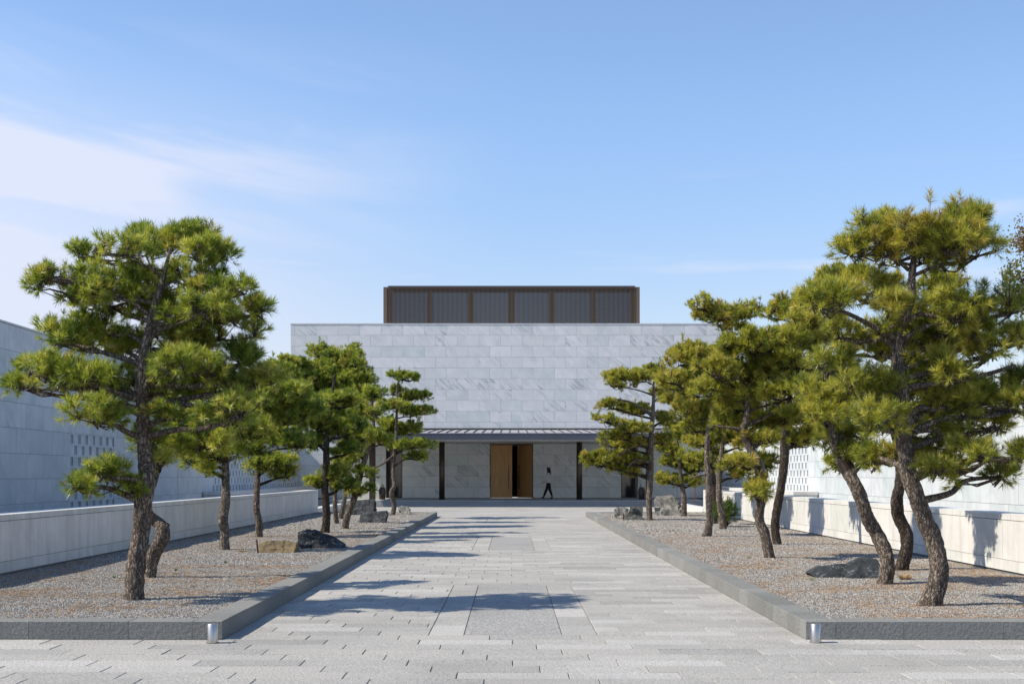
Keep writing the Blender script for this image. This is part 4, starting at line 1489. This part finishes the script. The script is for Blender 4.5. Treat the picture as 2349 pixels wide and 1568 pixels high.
def broadleaf():
    Y = 36.0
    b0 = at(2400, 1088, Y); b0.z = 0
    T = empty('deciduous_tree', b0)
    tag(T, 'leafy deciduous tree with small turning leaves rising behind the right wall, at the very edge', 'tree')
    W = lambda u, v, d=0: np.array(at(u, v, Y + d) - b0)
    P, Rd = catmull([np.array([0, 0, 0.]), W(2398, 950), W(2405, 820), W(2400, 700), W(2390, 600), W(2385, 520)], [.17, .13, .10, .07, .045, .02], .15)
    v, f = tube(P, Rd, 10, .06, 6, 2)
    link('trunk', mesh('trunk', v, f, True), T, None, M['bark_grey'])
    nr = np.random.default_rng(8)
    br = [[(2400, 740), (2360, 700), (2330, 665), (2296, 655)], [(2395, 700), (2360, 660), (2345, 640), (2305, 625)], [(2400, 660), (2370, 600), (2340, 560), (2330, 545)], [(2390, 600), (2360, 560), (2345, 525)],
          [(2405, 760), (2370, 740), (2340, 712), (2310, 690)], [(2400, 620), (2440, 560), (2460, 520)], [(2400, 700), (2450, 660), (2480, 640)], [(2405, 780), (2450, 740), (2490, 720)]]
    tris, tn = [], []
    for bi, b in enumerate(br):
        pts = [W(u, v, nr.normal(0, .3) * i) for i, (u, v) in enumerate(b)]
        lp, lr = catmull(pts, list(np.linspace(.04, .010, len(pts))), .1)
        mb = MB()
        v, f = tube(lp, lr, 6); mb.add(v, f)
        for c in range(30):
            k = int(nr.uniform(.3, 1) * (len(lp) - 1))
            o = lp[k]; e = o + nr.normal(0, .16, 3) + [0, 0, .08]
            v, f = tube(np.array([o, (o + e) / 2 + nr.normal(0, .02, 3), e]), [.006, .004, .002], 3); mb.add(v, f)
            for q in range(16):
                ctr = e + nr.normal(0, .10, 3)
                a = nr.normal(size=3); a /= np.linalg.norm(a)
                bb = np.cross(a, nr.normal(size=3)); bb /= np.linalg.norm(bb)
                L, w = .085, .034
                p = [ctr - a * L / 2, ctr + bb * w, ctr + a * L / 2, ctr - bb * w]
                tris += [[p[0], p[1], p[2]], [p[0], p[2], p[3]]]
                t = np.clip(nr.normal(.55 if bi not in (2, 3) else .9, .2), 0, 1)
                tn += [t, t]
        mb.build('branch', M['bark_grey'], T)
    tri_object('foliage', np.array(tris), np.array(tn), M['leaf'], T)


broadleaf()


# ------------------------------------------------------------------ rocks
def rock(Y, outline, depth, mat, label, seed, top=0.6, name='boulder', rough=1.0, more=()):
    """outline: corner points (u, v) of its face; a second, smaller and shifted ring of corners gives the back, then it is broken up"""
    s = F_PX / Y
    rng = random.Random(seed)
    zb = 0.10
    bm = bmesh.new()
    allp = [at(u, v, Y) for u, v in outline]
    cx = sum(p.x for p in allp) / len(allp)
    size = max(p.z for p in allp) - zb
    for hi, (ol, dep, dy) in enumerate([(outline, depth, 0.0)] + list(more)):
        pts = [at(u, v, Y) for u, v in ol]
        zmax = max(p.z for p in pts)
        new = []
        mx = sum(p.x for p in pts) / len(pts)
        for p in pts:
            h = max(0, p.z - zb)
            fy = dy - dep * .28 + dep * .20 * (h / (zmax - zb)) + rng.uniform(-.06, .06) * dep
            new.append(bm.verts.new((p.x - cx, fy, max(p.z - zb, -.04))))
            k = rng.uniform(.72, .97)
            new.append(bm.verts.new(((p.x - mx) * k + mx - cx, dy + dep * rng.uniform(.30, .6), max((p.z - zb) * rng.uniform(.55, .98) * (top / .6 if h > .5 * (zmax - zb) else 1), -.04))))
            if h < .3 * (zmax - zb):
                new.append(bm.verts.new(((p.x - mx) * .9 + mx - cx, dy - dep * .5, max(p.z - zb, -.04) * .4)))
        r = bmesh.ops.convex_hull(bm, input=new)
        dead = list({e for e in r['geom_interior'] + r['geom_unused'] if isinstance(e, bmesh.types.BMVert)})
        bmesh.ops.delete(bm, geom=dead, context='VERTS')
    bmesh.ops.triangulate(bm, faces=bm.faces)
    for _ in range(5):
        long_ = [e for e in bm.edges if e.calc_length() > max(size, .25) * .20]
        if not long_ or len(bm.verts) > 2200: break
        bmesh.ops.subdivide_edges(bm, edges=long_, cuts=1)
        bmesh.ops.triangulate(bm, faces=[f for f in bm.faces if len(f.verts) > 3])
    for v in bm.verts:
        q = v.co * (1.1 / max(size, .2)) + Vector((seed * 3.7, 0, 0))
        n1 = mnoise.noise(q * 1.3)
        f1, pt = mnoise.voronoi(q * 2.0)[0], mnoise.voronoi(q * 2.0)[1][0]
        step = mnoise.cell(q * 2.4) * .09
        n4 = mnoise.noise(q * 7)
        d = (n1 * .10 + step - .04 + n4 * .035 - min(.12, f1[0] * .08)) * size * rough
        nv = v.co.normalized()
        v.co += Vector((nv.x, nv.y, nv.z * .8)) * d
    m = bpy.data.meshes.new(name)
    bm.to_mesh(m); bm.free()
    o = link(name, m, None, (cx, Y, zb), M[mat])
    tag(o, label, 'rock', 'rocks set in the gravel beds')
    return o


rock(24.3, [(594, 1266), (597, 1244), (612, 1238), (668, 1239), (684, 1243), (684, 1264), (640, 1267)], .55, 'rock_tan', 'flat topped tan block of stone in the left gravel bed', 1, rough=.6, name='stone_block')
rock(25.8, [(676, 1240), (678, 1216), (700, 1210), (720, 1211), (748, 1221), (775, 1228), (794, 1246), (796, 1257), (740, 1258), (700, 1256)], .75, 'rock_dark', 'large black veined boulder sloping right, beside the tan block', 2, top=.5)
rock(39.2, [(824, 1198), (829, 1176), (850, 1171), (888, 1170), (892, 1176), (889, 1196), (860, 1200)], .7, 'rock_dark', 'dark slate block left of the last small pine, nearer of two', 3, rough=.5, name='stone_block')
rock(46.5, [(776, 1180), (790, 1157), (812, 1146), (862, 1143), (864, 1150), (863, 1178), (820, 1182)], 1.0, 'rock_dark', 'wide dark flat topped boulder farthest back in the left bed, before the corner post', 4, rough=.6)
rock(47.4, [(915, 1174), (912, 1162), (920, 1158), (936, 1158), (943, 1165), (943, 1176), (930, 1177)], .5, 'rock_pale', 'small pale pointed rock at the far right corner of the left bed', 5)
rock(42.0, [(1407, 1178), (1408, 1168), (1416, 1161), (1432, 1161), (1440, 1169), (1436, 1186), (1416, 1188)], .5, 'rock_pale', 'pale rounded rock, left one of the cluster by the right kerb', 6)
rock(41.4, [(1430, 1188), (1432, 1175), (1448, 1167), (1466, 1168), (1474, 1180), (1479, 1190), (1450, 1193)], .5, 'rock_mid', 'grey green angular rock in front of the pale one by the right kerb', 7)
rock(42.8, [(1444, 1180), (1444, 1160), (1474, 1160), (1475, 1166), (1474, 1182)], .35, 'rock_mid', 'small squared brown-grey rock peeping over the cluster by the right kerb', 8, rough=.4)
rock(46.0, [(1497, 1179), (1497, 1145), (1504, 1134), (1540, 1132), (1556, 1146), (1561, 1152), (1560, 1180), (1530, 1181)], 1.0, 'rock_pale', 'largest pale boulder behind the sparse pine in the right bed', 9, top=.62)
rock(18.5, [(1922, 1310), (1935, 1294), (1985, 1279), (2014, 1278), (2020, 1300), (2016, 1323), (1960, 1326), (1925, 1322)], .8, 'rock_dark', 'flat dark angular rock at the foot of the leaning right pine', 10, top=.62, rough=.6,
     more=[([(1853, 1313), (1876, 1299), (1925, 1291), (1950, 1292), (1955, 1322), (1890, 1325), (1866, 1324)], .6, .05)])

# ------------------------------------------------------------------ small things in the beds
for u, v, Y, lab in ((592, 1264, 24.0, 'small rusty steel stake left of the tan block'), (1431, 1193, 40.8, 'small rusty steel stake in front of the right rock cluster')):
    b = at(u, v, Y)
    st = MB().box(-.012, .012, -.02, .02, 0, .20).add([(-.012, -.03, .20), (.012, -.03, .20), (.012, .03, .20), (-.012, .03, .20), (-.012, .0, .27), (.012, .0, .27)], [(0, 1, 5, 4), (1, 2, 5), (2, 3, 4, 5), (3, 0, 4), (3, 2, 1, 0)]).build('ground_stake', M['rust'], None, (b.x, Y, .12))
    st.rotation_euler = (0, R(-6), R(25))
    tag(st, lab, 'stake', 'rusty stakes in the gravel')


def tuft_plant(u, v, Y, r, h, n, mat, name, label, cat, group, flat=0.0, seed=0):
    nr = np.random.default_rng(seed + int(u))
    p = at(u, v, Y)
    T = []
    for i in range(n):
        a = nr.random() * 2 * np.pi
        b = np.array([math.cos(a), math.sin(a), 0]) * r * .25 * nr.random()
        e = np.array([math.cos(a) * r * nr.uniform(.3, 1), math.sin(a) * r * nr.uniform(.3, 1), h * nr.uniform(.3, 1)])
        w = np.array([-math.sin(a), math.cos(a), 0]) * .004
        T.append([b - w, b + w, e])
    o = tri_object(name, np.array(T), nr.random(n), M[mat], None)
    o.location = (p.x, p.y, .13)
    tag(o, label, cat, group)


tuft_plant(2076, 1324, 17.9, .20, .12, 260, 'straw', 'dry_grass_tuft', 'tuft of dry straw coloured grass beside the leaning right pine', 'dry grass', None)
tuft_plant(556, 1263, 24.4, .18, .05, 200, 'straw', 'dry_grass_tuft', 'flat patch of dry grass between the knobbly pine and the tan block', 'dry grass', None)
for i, (u, v) in enumerate(((487, 1244), (455, 1248), (435, 1283), (518, 1291), (403, 1308), (262, 1325), (520, 1240), (1545, 1218), (1720, 1281), (1862, 1330), (935, 1205), (800, 1216))):
    Y = 1.47 * F_PX / (v - V0)
    tuft_plant(u, v, Y, .07, .06, 40, 'weed', 'weed', 'tiny green weed ' + ["left of the knobbly pine's foot", 'farther left of the knobbly pine, toward the wall', 'in open gravel right of the twisted trunk', 'in open gravel before the knobbly pine', 'close to the twisted trunk on its right', "left of the largest left pine's trunk", "touching the knobbly pine's foot", 'near the far part of the right kerb', 'at the foot of the middle right pine', 'in front of the flat dark rock', 'by the small pale rock at the back', 'behind the leaning left pine'][i], 'weed', ('tiny weeds in the left gravel bed' if u < 1171 else 'tiny weeds in the right gravel bed'), seed=i)


# ------------------------------------------------------------------ steel bollards
def bollard(u, label):
    Y = 12.19
    x = (u - U0) * Y / F_PX
    T = empty('bollard', (x, Y, 0))
    tag(T, label, 'bollard', 'short steel bollards at the kerb corners')
    r, h = .0505, .182
    prof = [(r, 0), (r, h - .004), (r - .004, h)]
    vs, fs = [], []
    n = 40
    for rr, z in prof:
        for k in range(n):
            a = 2 * math.pi * k / n
            vs.append((rr * math.cos(a), rr * math.sin(a), z))
    for i in range(len(prof) - 1):
        for k in range(n):
            fs.append((i * n + k, i * n + (k + 1) % n, (i + 1) * n + (k + 1) % n, (i + 1) * n + k))
    m = mesh('shaft', vs, fs)
    m.polygons.foreach_set('use_smooth', [True] * len(m.polygons))
    link('shaft', m, T, None, M['steel'])
    v, f = tube([(0, 0, h - .003), (0, 0, h + .0005)], [r - .003, r - .003], 40)
    link('cap', mesh('cap', v, f), T, None, M['steel'])
    v, f = tube([(0, 0, 0.0), (0, 0, .004)], [r + .012, r + .012], 40)
    link('base_ring', mesh('base_ring', v, f), T, None, M['joint'])


bollard((700 + 1087 / 11.2) / 1.634, 'short steel bollard before the corner of the left shaded kerb')
bollard((2960 + 1085 / 11.2) / 1.634, 'short steel bollard before the corner of the right sunlit kerb')


# ------------------------------------------------------------------ pots on the platform
def pot(u, label, sticks):
    Y = 67.2
    x = (u - U0) * Y / F_PX
    T = empty('pot', (x, Y, .30))
    tag(T, label, 'pot', 'brown jars beside the side windows')
    prof = [(.13, 0), (.165, .03), (.185, .25), (.19, .45), (.165, .56), (.13, .60), (.14, .63), (.115, .64), (.11, .58)]
    vs, fs = [], []
    n = 28
    for rr, z in prof:
        for k in range(n):
            a = 2 * math.pi * k / n
            vs.append((rr * math.cos(a), rr * math.sin(a), z))
    for i in range(len(prof) - 1):
        for k in range(n):
            fs.append((i * n + k, i * n + (k + 1) % n, (i + 1) * n + (k + 1) % n, (i + 1) * n + k))
    fs.append(tuple(range(n - 1, -1, -1)))
    fs.append(tuple(range((len(prof) - 1) * n, len(prof) * n)))
    link('jar', mesh('jar', vs, fs, True), T, None, M['pot'])
    rng = random.Random(int(u))
    for k in range(sticks):
        a = rng.uniform(-.09, .09)
        h = rng.uniform(.14, .22)
        v, f = tube([(a, rng.uniform(-.05, .05), .56), (a * 1.1, 0, .62 + h * .5), (a * 1.25 + rng.uniform(-.02, .02), 0, .62 + h)], [.012, .013, .006], 6)
        link('dry_stalk', mesh('dry_stalk', v, f), T, None, M['straw'])


pot((1050 + 1998 / 5.22) / 1.634, 'dark brown jar of dry stalks beside the square post on the left', 7)
pot((2150 + 1000 / 3.92) / 1.634, 'brown jar with a few dry stalks behind the sparse right pine', 4)

# rain chains under the canopy edge
for u, mat, lab, z0 in ((1553, 'chain', 'thin dark rain chain hanging behind the low right pine', .35), (1594, 'red', 'thin red chain hanging right of the low right pine', .25)):
    Y = 62.6
    x = (u - U0) * Y / F_PX
    mb = MB()
    z = z0
    i = 0
    while z < 3.27:
        d = .018
        if i % 2: mb.box(-d, d, -.006, .006, z, z + .055)
        else: mb.box(-.006, .006, -d, d, z, z + .055)
        z += .05; i += 1
    o = mb.build('rain_chain', M[mat], None, (x, Y, 0))
    tag(o, lab, 'chain', 'rain chains under the canopy')


# ------------------------------------------------------------------ the walking woman
def skin_mesh(name, nodes, edges, root, mat, parent, sub=2, smooth=True):
    me = bpy.data.meshes.new(name)
    me.from_pydata([n[0] for n in nodes], edges, [])
    o = bpy.data.objects.new(name, me)
    COL.objects.link(o)
    sk = o.modifiers.new('skin', 'SKIN')
    sk.use_smooth_shade = True
    for i, nd in enumerate(nodes):
        r = nd[1]
        me.skin_vertices[0].data[i].radius = r if isinstance(r, tuple) else (r, r)
        me.skin_vertices[0].data[i].use_root = (i == root)
    ss = o.modifiers.new('sub', 'SUBSURF')
    ss.levels = sub; ss.render_levels = sub
    dg = bpy.context.evaluated_depsgraph_get()
    dg.update()
    m2 = bpy.data.meshes.new_from_object(o.evaluated_get(dg))
    m2.name = name
    m2.polygons.foreach_set('use_smooth', [True] * len(m2.polygons))
    bpy.data.objects.remove(o)
    return link(name, m2, parent, None, mat)


def person():
    Y = 68.6
    x = (1257.5 - U0) * Y / F_PX
    T = empty('person', (x, Y, .30))
    tag(T, 'dark-haired person in a grey jacket and black trousers striding left past the open door', 'person')
    # body: facing -x; camera side is -y
    nodes = [((0.02, 0, .90), (.10, .12)),        # 0 pelvis
             ((0.015, 0, 1.08), (.085, .11)), ((0.01, 0, 1.26), (.095, .135)), ((0.01, 0, 1.37), (.06, .07)), ((0.0, 0, 1.43), .045), ((-.015, 0, 1.50), .06), ((-.02, 0, 1.57), (.078, .068)), ((-.01, 0, 1.63), .045),
             ((0.0, -.085, .86), .085), ((-.10, -.09, .48), .055), ((-.235, -.085, .13), .036), ((-.25, -.085, .09), .034), ((-.35, -.085, .055), .022),      # forward leg (8..12)
             ((.04, .085, .86), .085), ((.09, .09, .48), .055), ((.215, .085, .14), .036), ((.22, .085, .05), .034), ((.10, .085, .022), .022),            # rear leg (13..17)
             ((0.01, -.155, 1.33), .048), ((-.09, -.20, 1.10), .038), ((-.24, -.20, .90), .028), ((-.28, -.20, .865), .024),      # arm forward (18..21)
             ((0.02, .155, 1.33), .048), ((.09, .20, 1.10), .038), ((.10, .20, .86), .028), ((.105, .20, .80), .024)]            # arm back (22..25)
    edges = [(0, 1), (1, 2), (2, 3), (3, 4), (4, 5), (5, 6), (6, 7), (0, 8), (8, 9), (9, 10), (10, 11), (11, 12), (0, 13), (13, 14), (14, 15), (15, 16), (16, 17),
             (2, 18), (18, 19), (19, 20), (20, 21), (2, 22), (22, 23), (23, 24), (24, 25)]
    # hands: palm and five fingers each
    for wi, d, sgn in ((21, Vector((-.72, 0, -.45)).normalized(), -1), (25, Vector((.1, 0, -1)).normalized(), 1)):
        w = Vector(nodes[wi][0])
        side = Vector((0, 1, 0))
        up = d.cross(side)
        palm = w + d * .045
        nodes.append((tuple(palm), (.018, .030))); pi_ = len(nodes) - 1
        edges.append((wi, pi_))
        for k, (off, L) in enumerate(((-.027, .062), (-.010, .074), (.008, .070), (.024, .056))):
            a = palm + side * off + d * .035
            b = a + d * L * .55 + up * .006
            c = b + d * L * .4 + up * .018
            i0 = len(nodes)
            nodes += [(tuple(a), .009), (tuple(b), .0085), (tuple(c), .007)]
            edges += [(pi_, i0), (i0, i0 + 1), (i0 + 1, i0 + 2)]
        a = w + d * .02 - side * .022; b = a - side * .022 + d * .03; c = b + d * .028
        i0 = len(nodes)
        nodes += [(tuple(b), .010), (tuple(c), .008)]
        edges += [(pi_, i0), (i0, i0 + 1)]
    body = skin_mesh('body', nodes, edges, 0, M['skin'], T)
    # trousers
    nodes = [((0.02, 0, .95), (.105, .125)), ((0.02, 0, .88), (.115, .14)), ((-.0, -.085, .80), .098), ((-.10, -.09, .48), .080), ((-.215, -.085, .19), .058), ((-.23, -.085, .14), .046),
             ((.04, .085, .80), .098), ((.09, .09, .48), .080), ((.195, .085, .20), .058), ((.205, .085, .15), .046)]
    skin_mesh('trousers', nodes, [(0, 1), (1, 2), (2, 3), (3, 4), (4, 5), (1, 6), (6, 7), (7, 8), (8, 9)], 1, M['black_cloth'], T)
    for ps in ([((-.225, -.085, .19), .050), ((-.245, -.085, .085), .048), ((-.30, -.085, .085), .040), ((-.375, -.085, .075), .024)],
               [((.20, .085, .20), .050), ((.222, .085, .055), .050), ((.15, .085, .045), .040), ((.075, .085, .026), .026)]):
        skin_mesh('boot', ps, [(0, 1), (1, 2), (2, 3)], 0, M['black_boot'], T, 2)
    # jacket: flares at the hem, wide sleeves
    nodes = [((0.01, 0, 1.12), (.15, .18)), ((0.01, 0, 1.30), (.125, .18)), ((0.008, 0, 1.385), (.07, .08)), ((0.015, 0, .95), (.18, .20)), ((0.018, 0, .80), (.20, .21)),
             ((0.01, -.15, 1.33), .082), ((-.09, -.20, 1.10), .076), ((-.215, -.20, .925), .072), ((0.02, .15, 1.33), .082), ((.10, .20, 1.10), .076), ((.125, .20, .885), .066)]
    skin_mesh('jacket', nodes, [(0, 1), (1, 2), (0, 3), (3, 4), (1, 5), (5, 6), (6, 7), (1, 8), (8, 9), (9, 10)], 0, M['coat'], T)
    # hair: cap and a fall down the back of the neck
    nodes = [((0.0, 0, 1.575), (.112, .108)), ((.01, 0, 1.63), .070), ((.035, 0, 1.49), (.105, .115)), ((.055, -.005, 1.37), (.092, .115)), ((.07, -.01, 1.26), (.070, .10))]
    skin_mesh('hair', nodes, [(0, 1), (0, 2), (2, 3), (3, 4)], 0, M['hair'], T)
    # face details
    hd = Vector((-.02, 0, 1.565))
    v, f = tube([(-.088, 0, 1.575), (-.108, 0, 1.555), (-.092, 0, 1.545)], [.008, .012, .008], 8)
    link('nose', mesh('nose', v, f, True), T, None, M['skin'])
    for sy in (-.028, .028):
        v, f = tube([(-.088, sy, 1.585), (-.094, sy, 1.585)], [.010, .006], 8)
        link('eye', mesh('eye', v, f, True), T, None, M['hair'])
    v, f = tube([(-.082, -.02, 1.522), (-.090, 0, 1.520), (-.082, .02, 1.522)], [.004, .007, .004], 6)
    link('mouth', mesh('mouth', v, f, True), T, None, M['red'])


person()
